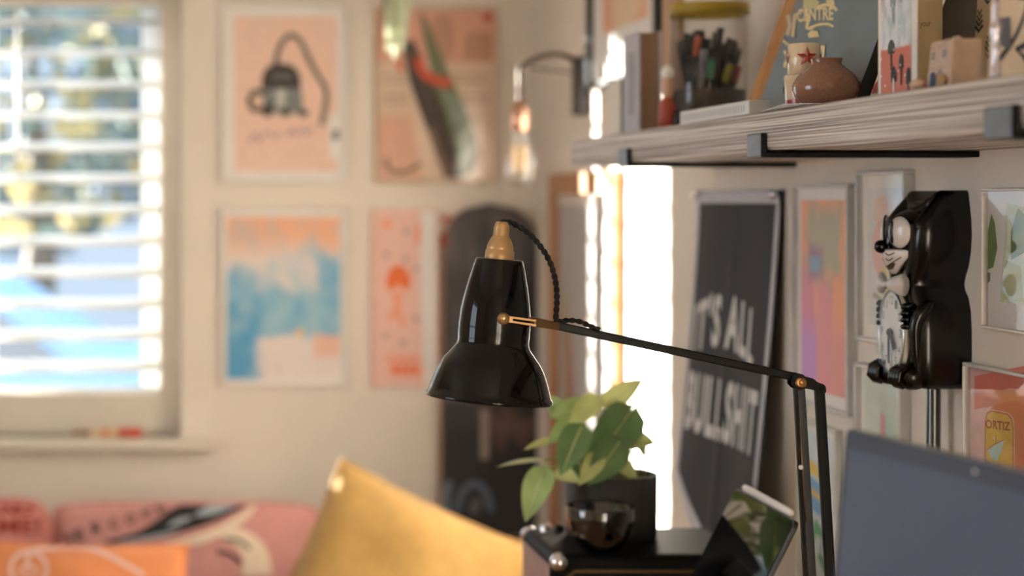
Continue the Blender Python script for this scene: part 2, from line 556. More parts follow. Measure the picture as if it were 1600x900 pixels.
# ---- window in the left wall
w2 = struct_empty('window_2', (XL, (LY0 + LY1) / 2, LZ0))
for ya, yb in ((LY0, LY0 + 0.06), (LY1 - 0.06, LY1), (1.42, 1.48)):
    b = MB(); b.box((XL - 0.14, ya, LZ0), (XL - 0.08, yb, LZ1)); b.build('frame_stile', WHITE, w2, bevel=0.004)
for za, zb in ((LZ0, LZ0 + 0.06), (LZ1 - 0.06, LZ1), (0.02, 0.06)):
    b = MB(); b.box((XL - 0.135, LY0 + 0.06, za), (XL - 0.085, LY1 - 0.06, zb)); b.build('frame_rail', WHITE, w2, bevel=0.004)
for yy in (1.14, 1.77):
    b = MB(); b.box((XL - 0.13, yy - 0.012, LZ0 + 0.06), (XL - 0.09, yy + 0.012, LZ1 - 0.06)); b.build('glazing_bar', WHITE, w2)
b = MB(); b.box((XL - 0.08, LY0 - 0.05, LZ0 - 0.03), (XL + 0.06, LY1 + 0.05, LZ0)); b.build('window_sill', WHITE, w2, bevel=0.006)

# ================================================================== OUTSIDE
b = MB(); b.box((-30, YB + 0.7, -2.0), (30, 45, -1.75))
structure(b.build('ground', mat('street_ground', (92, 96, 102), 0.9, var=0.15, scale=2)))
CARP = mat('pale_blue_car_paint', (122, 152, 178), 0.7, spec=0.05, coat=0.0, var=0.0)
CARG = mat('car_glass', (60, 80, 100), 0.2, var=0.0)
TYRE = mat('tyre_rubber', (25, 25, 26), 0.8)
car = thing('car', (-1.9, 9.6, -1.75), 'pale blue parked car seen out of focus through the blind', 'car')
prof = [(-4.0, -1.45), (-4.0, -1.0), (-3.6, -0.86), (-2.9, -0.80), (-2.25, -0.36), (-0.95, -0.33), (-0.35, -0.72), (0.15, -0.80), (0.2, -1.2), (0.15, -1.5), (-4.0, -1.5)]
b = MB(); b.prism([(x, 8.8, z) for x, z in prof], [(x, 10.4, z) for x, z in prof]); b.build('body', CARP, car, bevel=0.08, seg=3)
b = MB(); b.prism([(x, 8.785, z) for x, z in [(-2.72, -0.78), (-2.2, -0.42), (-1.65, -0.40), (-1.65, -0.78)]], [(x, 8.80, z) for x, z in [(-2.72, -0.78), (-2.2, -0.42), (-1.65, -0.40), (-1.65, -0.78)]]); b.build('side_window', CARG, car)
b = MB(); b.prism([(x, 8.785, z) for x, z in [(-1.58, -0.40), (-0.98, -0.40), (-0.5, -0.76), (-1.58, -0.78)]], [(x, 8.80, z) for x, z in [(-1.58, -0.40), (-0.98, -0.40), (-0.5, -0.76), (-1.58, -0.78)]]); b.build('side_window', CARG, car)
for wx in (-3.2, -0.6):
    for wy in (8.78, 10.2):
        b = MB(); b.lathe((wx, wy, -1.45), (0, 1, 0), [(0, 0), (0, 0.2), (0, 0.3), (0.22, 0.3), (0.22, 0)], 20); b.build('wheel', TYRE, car)
def tree(x, y, z0, ztop, rad, mats, label, seed, n=900, s=0.16):
    rnd = random.Random(seed)
    t = thing('garden_tree', (x, y, z0), label, 'tree', 'trees beyond the window')
    b = MB(); b.tube([(x, y, z0), (x + 0.1, y, z0 + (ztop - z0) * 0.5), (x, y, ztop - rad * 0.5)], [0.14, 0.1, 0.03]); b.build('trunk', mat('tree_bark', (92, 80, 68), 0.9, var=0.2), t)
    b = MB()
    for i in range(n):
        d = Vector((rnd.gauss(0, 1), rnd.gauss(0, 1), rnd.gauss(0, 1))).normalized() * rad * rnd.uniform(0.3, 1) ** 0.5
        c = Vector((x, y, ztop - rad)) + Vector((d.x * 1.3, d.y, d.z * 1.05))
        u = Vector((rnd.uniform(-1, 1), rnd.uniform(-1, 1), rnd.uniform(-1, 1))).normalized()
        w = u.cross(Vector((rnd.uniform(-1, 1), rnd.uniform(-1, 1), rnd.uniform(-1, 1)))).normalized()
        k = s * rnd.uniform(0.6, 1.2)
        b.add([c - u * k, c + w * k * 0.5, c + u * k, c - w * k * 0.5], [(0, 1, 2, 3)], rnd.randrange(len(mats)))
    o = b.build('foliage', mats, t); o['kind'] = 'stuff'
    return t
GRN = mat('green_leaf', (96, 110, 102), 0.6, var=0.2, scale=3, transl=0.15)
GRD = mat('dull_green_leaf', (86, 100, 108), 0.6, var=0.2, scale=3, transl=0.12)
YEL = mat('yellow_leaf', (160, 142, 92), 0.6, var=0.15, scale=3, transl=0.25)
tree(-0.9, 12.0, -1.75, 1.55, 0.9, [YEL, GRN, GRD, GRN, YEL], 'tree with yellowing autumn leaves outside the window', 1, 700, 0.13)
tree(-3.3, 15.5, -1.75, 3.0, 1.2, [GRD, GRD, GRN], 'tall grey-green tree outside the window', 2, 800, 0.2)
tree(1.0, 17.0, -1.75, 2.4, 1.5, [GRD, GRN], 'broad dull green tree behind the yellow one', 3, 800, 0.2)
tree(-7.6, 9.9, -1.75, 4.65, 1.65, [GRD, GRN], 'dense green tree added out of view to shade the window from the sun', 8, 2600, 0.22)  # unseen tree, added to shade the top of the sun patch
hs = thing('house', (0, 24, -1.75), 'pale rendered house across the street behind the trees', 'house')
b = MB(); b.box((-9, 22, -1.75), (7, 29, 3.6)); b.build('walls', mat('pale_render', (176, 182, 190), 0.8), hs)
b = MB(); b.prism([(-9.4, 21.7, 3.6), (7.4, 21.7, 3.6), (-1, 21.7, 6.6)], [(-9.4, 29.3, 3.6), (7.4, 29.3, 3.6), (-1, 29.3, 6.6)]); b.build('roof', mat('slate_roof', (110, 116, 126), 0.7), hs)
for hx in (-6, -2.4, 1.2):
    for hz in (-0.6, 1.9):
        b = MB(); b.box((hx, 21.96, hz), (hx + 1.3, 22.02, hz + 1.3)); b.build('house_window', mat('house_window_glass', (70, 84, 100), 0.15), hs)

# ================================================================== DAYBED AND CUSHIONS
MT = -1.10
db = thing('daybed', (-0.35, 3.78, ZF), 'low daybed with a dark grey mattress under the window', 'daybed')
b = MB(); b.box((-1.5, 3.30, MT - 0.20), (0.80, 4.28, MT)); b.build('mattress', mat('charcoal_fabric', (70, 66, 66), 0.9, var=0.1, scale=200, bump=0.2), db, bevel=0.03, seg=3)
b = MB(); b.box((-1.52, 3.28, MT - 0.28), (0.82, 4.29, MT - 0.20)); b.build('base', mat('dark_wood', (84, 60, 42), 0.5, var=0.15), db, bevel=0.005)
for lx in (-1.45, 0.75):
    for ly in (3.35, 4.2):
        b = MB(); b.box((lx - 0.03, ly - 0.03, ZF), (lx + 0.03, ly + 0.03, MT - 0.28)); b.build('leg', mat('dark_wood', (84, 60, 42)), db, bevel=0.004)

class Cushion:
    def __init__(self, c, w, h, t, roll=0, lean=15, yaw=0, sag=0.0, pinch=0.07, corner=0.03):
        self.c, self.w, self.h, self.t = Vector(c), w, h, t
        self.M = Matrix.Rotation(R(yaw), 3, 'Z') @ Matrix.Rotation(R(-lean), 3, 'X') @ Matrix.Rotation(R(roll), 3, 'Y')
        self.sag = sag; self.pinch = pinch; self.corner = corner
    def pt(self, u, v, side=1, d=0.0):
        """u, v in -1..1; side +1 faces the camera"""
        k = max(0.0, (1 - u * u)) ** 0.55 * max(0.0, (1 - v * v)) ** 0.55
        ex = 1 - self.pinch * (1 - abs(v) ** 2.5) * abs(u) ** 3
        ez = 1 - self.pinch * (1 - abs(u) ** 2.5) * abs(v) ** 3
        cn = 1 - self.corner * (u * v) ** 4
        ex *= cn; ez *= cn
        wr = 0.006 * math.sin(5 * u + 3 * v) * k + 0.004 * math.sin(9 * v - 4 * u + 1) * k
        p = Vector((u * self.w / 2 * ex, -side * (self.t / 2 * k + d) - wr, v * self.h / 2 * ez - self.sag * math.cos(u * 1.5) * (v > 0) * v))
        return self.c + self.M @ p
    def mesh(self, n=26):
        b = MB()
        for side in (1, -1):
            vs = [self.pt(-1 + 2 * i / n, -1 + 2 * j / n, side) for j in range(n + 1) for i in range(n + 1)]
            fs = [(j * (n + 1) + i, j * (n + 1) + i + 1, (j + 1) * (n + 1) + i + 1, (j + 1) * (n + 1) + i) for j in range(n) for i in range(n)]
            b.add(vs, fs, 0, True)
        return b
    def at_px(self, px, py):
        """invert: (u, v) whose front point projects to px, py, by fixed-point search"""
        u = v = 0.0
        for _ in range(60):
            p = self.pt(u, v)
            x, y = U0 + F * p.x / p.y, V0 - F * p.z / p.y
            e = 1e-3
            pu, pv = self.pt(u + e, v), self.pt(u, v + e)
            a = (U0 + F * pu.x / pu.y - x) / e; c = (V0 - F * pu.z / pu.y - y) / e
            bb = (U0 + F * pv.x / pv.y - x) / e; dd = (V0 - F * pv.z / pv.y - y) / e
            det = a * dd - bb * c
            if abs(det) < 1e-6: break
            dx, dy = px - x, py - y
            u = max(-0.97, min(0.97, u + 0.7 * (dx * dd - dy * bb) / det))
            v = max(-0.97, min(0.97, v + 0.7 * (a * dy - c * dx) / det))
        return u, v
    def fn(self):
        return lambda px, py, d: self.pt(*self.at_px(px, py), 1, d)
def cushion_thing(name, cu, fabric, label, art=None, group='cushions on the daybed'):
    root = thing(name, (cu.c.x, cu.c.y, MT), label, 'cushion', group)
    o = cu.mesh().build('cover', fabric, root)
    pts = []
    n = 40
    for i in range(n): pts.append((-1 + 2 * i / n, -1))
    for i in range(n): pts.append((1, -1 + 2 * i / n))
    for i in range(n): pts.append((1 - 2 * i / n, 1))
    for i in range(n + 1): pts.append((-1, 1 - 2 * i / n))
    b = MB(); b.tube([cu.pt(u, v) for u, v in pts], 0.0035, 6); b.build('piping', fabric, root)
    if art: art.build('printed_design', root)
    return root

MUST = mat('mustard_velvet', (186, 146, 78), 0.85, var=0.1, scale=25, sheen=0.4, bump=0.1)
cy = Cushion(AT(622, 950, 3.60), 0.455, 0.455, 0.16, roll=25, lean=20, yaw=-4)
cushion_thing('mustard_cushion', cy, MUST, 'plain mustard yellow square cushion tipped on its corner')
PINK = mat('pink_cotton', (204, 146, 140), 0.85, var=0.06, scale=30, sheen=0.2)
cp = Cushion(AT(290, 946, 3.98), 0.60, 0.445, 0.13, roll=0, lean=12, yaw=0, pinch=0.01, corner=0.06)
art = Art(cp.fn(), 0.003)
DK, CR, BG = ink((20, 22, 22)), ink((226, 206, 184)), ink((160, 170, 178))
def grid_shape(a, fn_pts, m):
    a.shape(fn_pts, m)
# black swoosh with blue-grey brush marks, cream band, cream swirl
art.faces(*wide_strip([(165, 848), (215, 838), (250, 826), (290, 808), (335, 796), (388, 785)], [4, 14, 28, 42, 36, 6]), DK)
art.faces(*wide_strip([(185, 846), (225, 841), (255, 835), (280, 828)], [2, 5, 5, 2], 3), BG)
art.faces(*wide_strip([(262, 822), (282, 814), (300, 808)], [2, 9, 2], 3), BG)
art.faces(*wide_strip([(304, 806), (332, 796), (368, 789)], [2, 16, 3], 4), BG)
art.faces(*wide_strip([(255, 852), (300, 845), (340, 832), (375, 812), (400, 788)], [4, 14, 16, 13, 6], 4), CR)
art.faces(*wide_strip([(348, 836), (378, 842), (398, 866), (402, 899)], [18, 30, 40, 46]), CR)
art.faces(*wide_strip([(352, 842), (374, 845), (390, 858)], 5, 2), DK)
art.faces(*wide_strip([(340, 862), (360, 866), (378, 880)], 5, 2), DK)
for ch, x, y, a in (('V', 107, 842, -8), ('E', 124, 836, -10), ('R', 151, 825, -14), ('C', 178, 819, -18), ('O', 204, 811, -22), ('M', 230, 803, -25), ('E', 252, 793, -25)):
    vs, fs = text2d(ch, 1, 0.0 if ch == 'M' else 0.02)
    vs = fit(vs, -7, 7, 9, -9)
    ca, sa = math.cos(R(a)), math.sin(R(a))
    art.faces([(x + p * ca - q * sa, y + p * sa + q * ca) for p, q in vs], fs, DK)
cushion_thing('printed_cushion', cp, PINK, 'pink cushion printed with black capital letters and a black and cream swoosh', art)
cr = Cushion(AT(-28, 910, 3.95), 0.30, 0.36, 0.12, roll=0, lean=12, yaw=0, pinch=0.015, corner=0.13)
art = Art(cr.fn(), 0.002)
RED = ink((140, 34, 24))
art.text('ME!', -2, 64, 834, 810, RED, 0.012)
art.text('NU', 4, 50, 804, 788, RED, 0.03)
cushion_thing('lettered_cushion', cr, mat('dusty_pink_cotton', (196, 126, 118), 0.85), 'small dusty pink cushion with red hand-drawn capital letters', art)
co = Cushion(AT(128, 978, 3.42), 0.40, 0.315, 0.11, roll=0.8, lean=22, yaw=0)
art = Art(co.fn(), 0.002)
WL = ink((240, 200, 190))
art.line(smoothline([(45, 893), (45, 866), (70, 857), (130, 855), (165, 866), (225, 899)], 6), 7, WL)
art.line(circle(45, 890, 28, 28, 24), 7, WL, True)
art.line(circle(45, 893, 13, 9, 16), 4, WL, True)
cushion_thing('orange_cushion', co, mat('orange_cotton', (236, 150, 96), 0.85, var=0.08, scale=6, sheen=0.2), 'bright orange cushion with a pale looping line drawing', art)

# ================================================================== PICTURES
def picture(name, fn, x0, x1, y0, y1, fw, fdepth, frame_mat, mount_mat, label, right=False, z=None, glass=True, fwr=None):
    """framed picture in pixel coordinates of its wall; fn(px, py, d). Straight edges in metres, y0/y1 read at x0"""
    A = fn(x0, y0); B = fn(x1, y0)
    zt, zb = fn(x0, y0).z, fn(x0, y1).z
    if z: zt, zb = z
    root = thing(name, ((A.x + B.x) / 2, (A.y + B.y) / 2, zb), label, 'picture', 'framed prints on the walls')
    if right:
        ya, yb = A.y, B.y
        def P(s, t, d): return Vector((XR - d, ya + (yb - ya) * s, zb + (zt - zb) * t))
        W = abs(ya - yb)
    else:
        xa, xb = A.x, B.x
        def P(s, t, d): return Vector((xa + (xb - xa) * s, YB - d, zb + (zt - zb) * t))
        W = abs(xb - xa)
    H = zt - zb
    fs_, ft_ = fw / W, fw / H
    def bx(nm, s0, s1, t0, t1, d0, d1, m, bev=0.0):
        b = MB()
        fr = [P(s0, t0, d1), P(s1, t0, d1), P(s1, t1, d1), P(s0, t1, d1)]
        bk = [P(s0, t0, d0), P(s1, t0, d0), P(s1, t1, d0), P(s0, t1, d0)]
        b.prism(fr, bk); return b.build(nm, m, root, bevel=bev)
    bv = min(0.002, fw / 3)
    bx('frame_rail', 0, 1, 1 - ft_, 1, 0, fdepth, frame_mat, bv)
    bx('frame_rail', 0, 1, 0, ft_, 0, fdepth, frame_mat, bv)
    bx('frame_stile', 0, fs_, ft_, 1 - ft_, 0, fdepth, frame_mat, bv)
    bx('frame_stile', 1 - fs_, 1, ft_, 1 - ft_, 0, fdepth, frame_mat, bv)
    bx('mount', fs_, 1 - fs_, ft_, 1 - ft_, 0, fdepth * 0.35, mount_mat)
    if glass:
        g = MB(); dd = fdepth * 0.75
        g.poly([P(fs_, ft_, dd), P(1 - fs_, ft_, dd), P(1 - fs_, 1 - ft_, dd), P(fs_, 1 - ft_, dd)])
        g.build('glass', PRINTGLASS, root)
    return root, P, fdepth * 0.35

WF = mat('white_picture_frame', (228, 220, 212), 0.4, var=0.01)
# -- vacuum cleaner print
r_, P_, d_ = picture('picture', PB, 345, 543, 6, 286, 0.008, 0.016, WF, PAPER, 'white framed peach print of a black vacuum cleaner with a long hose', glass=False)
a = Art(PB, d_)
VD, VG, PU = ink((48, 44, 40)), ink((126, 130, 126)), ink((176, 140, 156))
PEACH = ink((234, 198, 178))
a.shape([(366, 26), (527, 26), (527, 268), (366, 268)], PEACH)
a.line(smoothline([(430, 104), (435, 78), (446, 60), (457, 56), (470, 66), (481, 90), (496, 118), (508, 138), (509, 160), (502, 196)], 5), 8, ink((88, 78, 66)))
a.shape([(408, 138), (410, 116), (420, 103), (440, 99), (458, 103), (468, 116), (470, 138)], VD)
a.shape([(408, 138), (470, 138), (474, 172), (470, 178), (412, 178)], VG)
a.shape([(424, 112), (456, 112), (458, 128), (422, 128)], ink((92, 88, 82)))
for cx in (418, 446, 474):
    a.shape(circle(cx, 177, 8, 6, 12), VD)
a.line(smoothline([(414, 146), (398, 144), (390, 158), (396, 172), (412, 170), (432, 160)], 5), 8, VD)
a.shape([(432, 140), (446, 140), (444, 166), (430, 168)], ink((196, 196, 190)))
a.line(smoothline([(388, 222), (400, 208), (404, 222), (416, 206), (430, 216), (436, 204)], 4), 3.5, PU)
a.line(smoothline([(448, 214), (456, 202), (462, 212), (474, 200), (478, 210), (490, 198)], 4), 3.5, PU)
a.shape([(514, 178), (538, 178), (538, 248), (514, 248)], PAPER)
a.shape([(519, 206), (530, 202), (528, 218), (520, 220)], VD)
a.build('artwork', r_)
# -- poster with a diagonal dark and green figure
r_, P_, d_ = picture('picture', PB, 585, 776, 12, 286, 0.006, 0.014, mat('pale_wood_frame', (206, 178, 148), 0.5), mat('buff_paper', (226, 200, 176), 0.7, var=0.03), 'framed salmon and buff poster with a dark and green diagonal figure')
a = Art(PB, d_)
SAL, BRN = ink((226, 168, 144)), ink((200, 150, 122))
a.shape([(590, 17), (771, 17), (771, 98), (590, 98)], SAL)
a.shape(circle(690, 60, 20, 40, 18), BRN)
a.shape([(724, 96), (724, 58), (736, 50), (760, 50), (770, 58), (770, 96)], BRN)
a.shape(circle(762, 27, 7, 7, 12), ink((200, 70, 44)))
for yy in (118, 128, 150, 160):
    a.line([(708, yy), (766, yy)], 5, ink((196, 172, 146)))
    a.line([(596, yy), (636, yy)], 5, ink((196, 172, 146)))
a.shape([(592, 180), (640, 180), (660, 280), (592, 280)], ink((226, 178, 152)))
a.shape([(628, 68), (645, 62), (662, 100), (700, 168), (722, 278), (694, 278), (664, 196), (640, 130)], ink((64, 50, 38)))
a.shape([(656, 20), (664, 28), (690, 90), (716, 150), (736, 196), (745, 232), (738, 266), (724, 278), (702, 200), (680, 140), (664, 70)], ink((110, 118, 82)))
a.shape([(690, 140), (716, 150), (734, 192), (706, 196)], ink((136, 150, 128)))
a.line(smoothline([(652, 90), (658, 110), (676, 124), (704, 131)], 5), 15, ink((214, 84, 48)))
a.line([(617, 94), (630, 112)], 7, ink((214, 84, 48)))
a.line([(672, 200), (700, 276)], 9, ink((128, 104, 88)))
a.line(smoothline([(603, 246), (606, 262), (620, 270), (640, 266), (656, 254)], 5), 6, ink((104, 92, 64)))
a.build('artwork', r_)
# -- blue landscape
r_, P_, d_ = picture('picture', PB, 345, 543, 326, 603, 0.008, 0.016, WF, PAPER, 'white framed print of a pale sunset over blue treetops', glass=False)
LAND = layered('blue_landscape_print', (228, 214, 206), [
    ((236, 178, 142), 2, 0.25, 0.16, [(1, 0.80, 2.0)], 1.0),
    ((112, 172, 204), 4, 0.55, 0.05, [(1, 0.56, -1.0), (1, 0.27, 3.0)], 2.0),
    ((112, 172, 204), 5, 0.5, 0.05, [(0, 0.82, 1.2), (1, 0.30, 2.0), (1, 0.78, -1.4)], 3.0),
    ((112, 172, 204), 4, 0.5, 0.06, [(0, 0.28, -1.0), (1, 0.64, -1.0)], 4.0),
    ((160, 196, 210), 6, 0.7, 0.12, [(1, 0.48, -0.25), (1, 0.3, 2.0)], 6.0),
    ((82, 156, 198), 7, 0.8, 0.1, [(0, 0.22, -0.8), (1, 0.35, -0.6)], 7.0),
    ((232, 184, 164), 3, 0.1, 0.04, [(0, 0.78, 1.5), (1, 0.14, 2.0), (1, 0.27, -2.0)], 9.0)])
quad('artwork', [PB(354, 592, d_ + 0.0005), PB(531, 592, d_ + 0.0005), PB(531, 339, d_ + 0.0005), PB(354, 339, d_ + 0.0005)], LAND, r_)
a = Art(PB, d_ + 0.0006); a.shape(circle(468, 519, 6, 6, 12), ink((238, 190, 110))); a.build('sun_spot', r_)
# -- pink mushroom print
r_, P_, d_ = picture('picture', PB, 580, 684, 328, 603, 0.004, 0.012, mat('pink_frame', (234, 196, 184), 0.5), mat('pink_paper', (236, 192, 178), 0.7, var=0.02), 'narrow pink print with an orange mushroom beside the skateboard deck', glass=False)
a = Art(PB, d_)
ORG, GR = ink((238, 116, 52)), ink((176, 152, 140))
a.shape(circle(622, 440, 19, 26, 20, 180, 360) + [(641, 446), (634, 456), (622, 444), (610, 456), (603, 446)], ORG)
a.line(smoothline([(616, 458), (620, 480), (608, 500)], 4), 9, ink((240, 156, 118)))
a.line(smoothline([(624, 456), (622, 484), (632, 510)], 4), 8, ink((240, 156, 118)))
a.shape(circle(604, 350, 7, 7, 10), ink((240, 146, 90)))
for cx, cy_ in ((635, 362), (603, 398), (634, 405), (602, 524), (629, 536), (650, 420), (650, 498)):
    a.shape(circle(cx, cy_, 5, 5, 9), GR)
a.shape([(650, 352), (658, 348), (658, 378), (650, 382)], ORG)
for q in range(4):
    a.shape([(604 + q * 13, 556), (614 + q * 13, 556), (614 + q * 13, 566), (604 + q * 13, 566)], ink((240, 146, 104)))
    a.shape([(610 + q * 12, 570), (620 + q * 12, 570), (620 + q * 12, 586), (610 + q * 12, 586)], ink((240, 130, 80)))
a.shape([(656, 329), (683, 329), (683, 602), (662, 602), (656, 450)], PAPER)  # white strip: reflection of the sunlit wall painted into the print
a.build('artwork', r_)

# -- right wall pictures
OAK = mat('oak_frame', (176, 128, 84), 0.5, var=0.12, scale=12, stretch=(4, 4, 0.5))
r_, P_, d_ = picture('picture', PR, 872, 976, 272, 640, 0.045, 0.022, OAK, PAPER, 'large oak framed print with a white mount in the corner', right=True, z=(0.058, -0.74))
a = Art(lambda s, t, d: P_(s, t, d), d_)
a.shape([(0.12, 0.06), (0.88, 0.06), (0.88, 0.94), (0.12, 0.94)], ink((236, 228, 220)))
for k, (s0, cc) in enumerate(((0.16, (226, 190, 110)), (0.22, (226, 140, 90)), (0.28, (214, 128, 120)))):
    a.shape([(s0, 0.12), (s0 + 0.055, 0.12), (s0 + 0.055, 0.62 - 0.1 * k), (s0 + 0.03, 0.75 - 0.1 * k), (s0, 0.6 - 0.1 * k)], ink(cc))
a.build('artwork', r_)
BF = mat('black_picture_frame', (28, 26, 24), 0.4)
yA, yB = PR(930, 0).y, PR(1036, 0).y
r_, P_, d_ = picture('picture', PR, 930, 1040, -60, 140, 0.014, 0.02, BF, PAPER, 'thin black framed print above the shelf with a wide white mount', right=True, glass=False, z=(0.66, 0.222))
a = Art(lambda s, t, d: P_(s, t, d), d_)
a.shape([(0.17, 0.24), (0.83, 0.24), (0.83, 0.84), (0.17, 0.84)], ink((226, 196, 160)))
a.shape([(0.20, 0.24), (0.34, 0.24), (0.30, 0.5), (0.20, 0.56)], ink((228, 166, 132)))
a.shape([(0.5, 0.5), (0.72, 0.46), (0.76, 0.7), (0.55, 0.74)], ink((160, 160, 144)))
a.shape([(0.58, 0.42), (0.66, 0.42), (0.66, 0.6), (0.58, 0.6)], ink((230, 210, 196)))
a.shape([(0.62, 0.24), (0.83, 0.24), (0.83, 0.36)], ink((228, 176, 140)))
a.build('artwork', r_)
PALE = mat('pale_grey_frame', (204, 200, 196), 0.4)
r_, P_, d_ = picture('picture', PR, 1250, 1340, 289, 626, 0.005, 0.014, PALE, PAPER, 'pale framed print of a head with scribbled hair on orange and magenta', right=True, glass=False, z=(0.0217, -0.270))
PORT = layered('portrait_print', (244, 172, 130), [
    ((234, 164, 150), 3, 0.3, 0.2, [(1, 0.35, -2.0)], 1.2),
    ((226, 146, 164), 2, 0.2, 0.12, [(0, 0.30, -2.0), (1, 0.66, -1.6)], 2.2),
    ((208, 154, 208), 3, 0.25, 0.12, [(0, 0.36, -1.8), (1, 0.34, -1.6)], 3.2),
    ((236, 158, 160), 3, 0.2, 0.05, [(0, 0.38, 2.5), (0, 0.70, -2.5), (1, 0.58, -2.0)], 4.2),
    ((188, 180, 152), 9, 0.8, 0.16, [(0, 0.12, 2.2), (0, 0.88, -2.2), (1, 0.60, 2.4), (1, 0.97, -2.4)], 5.2),
    ((170, 132, 150), 4, 0.4, 0.1, [(0, 0.18, 2.5), (0, 0.5, -2.5), (1, 0.58, 3.0), (1, 0.76, -3.0)], 6.2),
    ((138, 174, 194), 5, 0.3, 0.08, [(0, 0.2, 3.0), (0, 0.42, -3.0), (1, 0.62, 5.0), (1, 0.70, -5.0)], 7.2)])
quad('artwork', [P_(0.1, 0.07, d_ + 0.0005), P_(0.9, 0.07, d_ + 0.0005), P_(0.9, 0.93, d_ + 0.0005), P_(0.1, 0.93, d_ + 0.0005)], PORT, r_)
CLEARF = mat('pale_acrylic_frame', (206, 204, 198), 0.25)
r_, P_, d_ = picture('picture', PR, 1353, 1430, 268, 530, 0.005, 0.014, CLEARF, PAPER, 'pale framed print of soft pink and yellow shapes behind the cat clock', right=True, z=(0.0363, -0.171))
a = Art(lambda s, t, d: P_(s, t, d), d_)
a.shape([(0.12, 0.1), (0.88, 0.1), (0.88, 0.9), (0.12, 0.9)], ink((212, 212, 214)))
a.shape([(x, y) for x, y in circle(0.42, 0.55, 0.2, 0.17, 18)], ink((228, 176, 168)))
a.shape([(x, y) for x, y in circle(0.5, 0.36, 0.15, 0.09, 18)], ink((220, 200, 124)))
a.shape([(0.26, 0.7), (0.6, 0.74), (0.5, 0.86), (0.3, 0.84)], ink((226, 190, 176)))
a.line([(0.25, 0.28), (0.5, 0.24)], 0.03, ink((150, 156, 130)))
a.build('artwork', r_)
r_, P_, d_ = picture('picture', PR, 1350, 1424, 565, 760, 0.005, 0.014, CLEARF, PAPER, 'pale framed green landscape print with a pink stripe under the cat clock', right=True, z=(-0.1985, -0.408))
a = Art(lambda s, t, d: P_(s, t, d), d_)
a.shape([(0.1, 0.08), (0.9, 0.08), (0.9, 0.92), (0.1, 0.92)], ink((196, 212, 200)))
a.shape([(0.1, 0.08), (0.9, 0.08), (0.9, 0.52), (0.5, 0.62), (0.1, 0.54)], ink((126, 178, 150)))
a.shape([(0.1, 0.08), (0.9, 0.08), (0.9, 0.3), (0.1, 0.36)], ink((96, 160, 136)))
a.shape([(0.38, 0.08), (0.60, 0.08), (0.54, 0.72), (0.46, 0.74)], ink((232, 144, 158)))
a.build('artwork', r_)
r_, P_, d_ = picture('picture', PR, 1547, 1660, 296, 514, 0.003, 0.010, WF, PAPER, 'white print of a green leafy plant to the right of the cat clock', right=True, z=(0.0129, -0.133))
a = Art(lambda s, t, d: P_(s, t, d), d_)
LG, LG2, LG3 = ink((116, 140, 78)), ink((186, 190, 140)), ink((206, 214, 190))
a.shape([(0.02, 0.42), (0.10, 0.44), (0.16, 0.58), (0.12, 0.76), (0.07, 0.82), (0.02, 0.70)], LG)
a.shape([(0.20, 0.2), (0.62, 0.2), (0.6, 0.86), (0.30, 0.9)], LG3)
a.shape([(0.24, 0.22), (0.54, 0.22), (0.5, 0.46), (0.28, 0.5)], LG2)
a.shape([(0.36, 0.5), (0.56, 0.56), (0.6, 0.8), (0.46, 0.86), (0.36, 0.7)], LG)
a.shape([(0.02, 0.32), (0.06, 0.34), (0.06, 0.4), (0.02, 0.4)], ink((120, 128, 110)))
a.build('artwork', r_)
r_, P_, d_ = picture('picture', PR, 1520, 1640, 582, 800, 0.004, 0.012, CLEARF, mat('pale_pink_paper', (232, 190, 184), 0.7), 'pink and orange print of a yellow sardine tin lettered ORTIZ', right=True, z=(-0.172, -0.392))
a = Art(lambda px, py, d: PR(px, py, d), d_)
def prx(px, py):   # keep the print upright while drawing in its wall's pixels
    return (px, py)
a.shape([(1529, 588), (1634, 566), (1634, 640), (1570, 632), (1529, 640)], ink((224, 130, 112)))
a.shape([(1553, 640), (1575, 618), (1634, 604), (1634, 800), (1600, 780)], ink((226, 132, 86)))
tin = [(1545, 735), (1546, 655), (1549, 644), (1556, 641), (1582, 646), (1589, 654), (1591, 670), (1591, 745), (1590, 790), (1545, 780)]
a.line(tin[:-1] + tin[-1:], 3.2, ink((232, 196, 170)), True)
a.shape(tin, ink((206, 108, 72)))
cxm = 1568
a.shape([(cxm + (x - cxm) * 0.93, 700 + (y - 700) * 0.96) for x, y in tin], ink((226, 182, 72)))
a.text('ORTIZ', 1547, 1586, 669, 655, ink((176, 78, 48)), 0.03, warp=lambda x, y: (x, y + (x - 1547) * 0.12))
a.shape([(1550, 703), (1560, 696), (1577, 687), (1572, 708), (1564, 722), (1557, 716)], ink((190, 216, 210)))
a.line([(1550, 703), (1562, 694), (1577, 687)], 1.6, ink((206, 108, 72)))
a.line([(1564, 694), (1564, 680)], 1.2, ink((206, 108, 72)))
a.shape([(1559, 683), (1563, 682), (1563, 687), (1560, 687)], ink((226, 196, 180)))
a.shape([(1546, 717), (1558, 726), (1570, 727), (1572, 735), (1546, 731)], ink((120, 144, 168)))
a.line([(1546, 716), (1558, 726), (1571, 727)], 1.8, ink((206, 108, 72)))
a.build('artwork', r_)
r_, P_, d_ = picture('picture', PR, 1256, 1318, 655, 900, 0.004, 0.012, CLEARF, PAPER, 'small pale framed print of blue, yellow and green shapes behind the lamp stem', right=True, glass=False, z=(-0.292, -0.52))
a = Art(lambda s, t, d: P_(s, t, d), d_)
a.shape([(0.08, 0.06), (0.8, 0.06), (0.8, 0.94), (0.08, 0.94)], ink((212, 222, 224)))
a.shape([(0.1, 0.70), (0.7, 0.66), (0.7, 0.74), (0.1, 0.78)], ink((230, 200, 110)))
a.shape([(0.1, 0.5), (0.6, 0.46), (0.66, 0.64), (0.2, 0.68)], ink((128, 176, 214)))
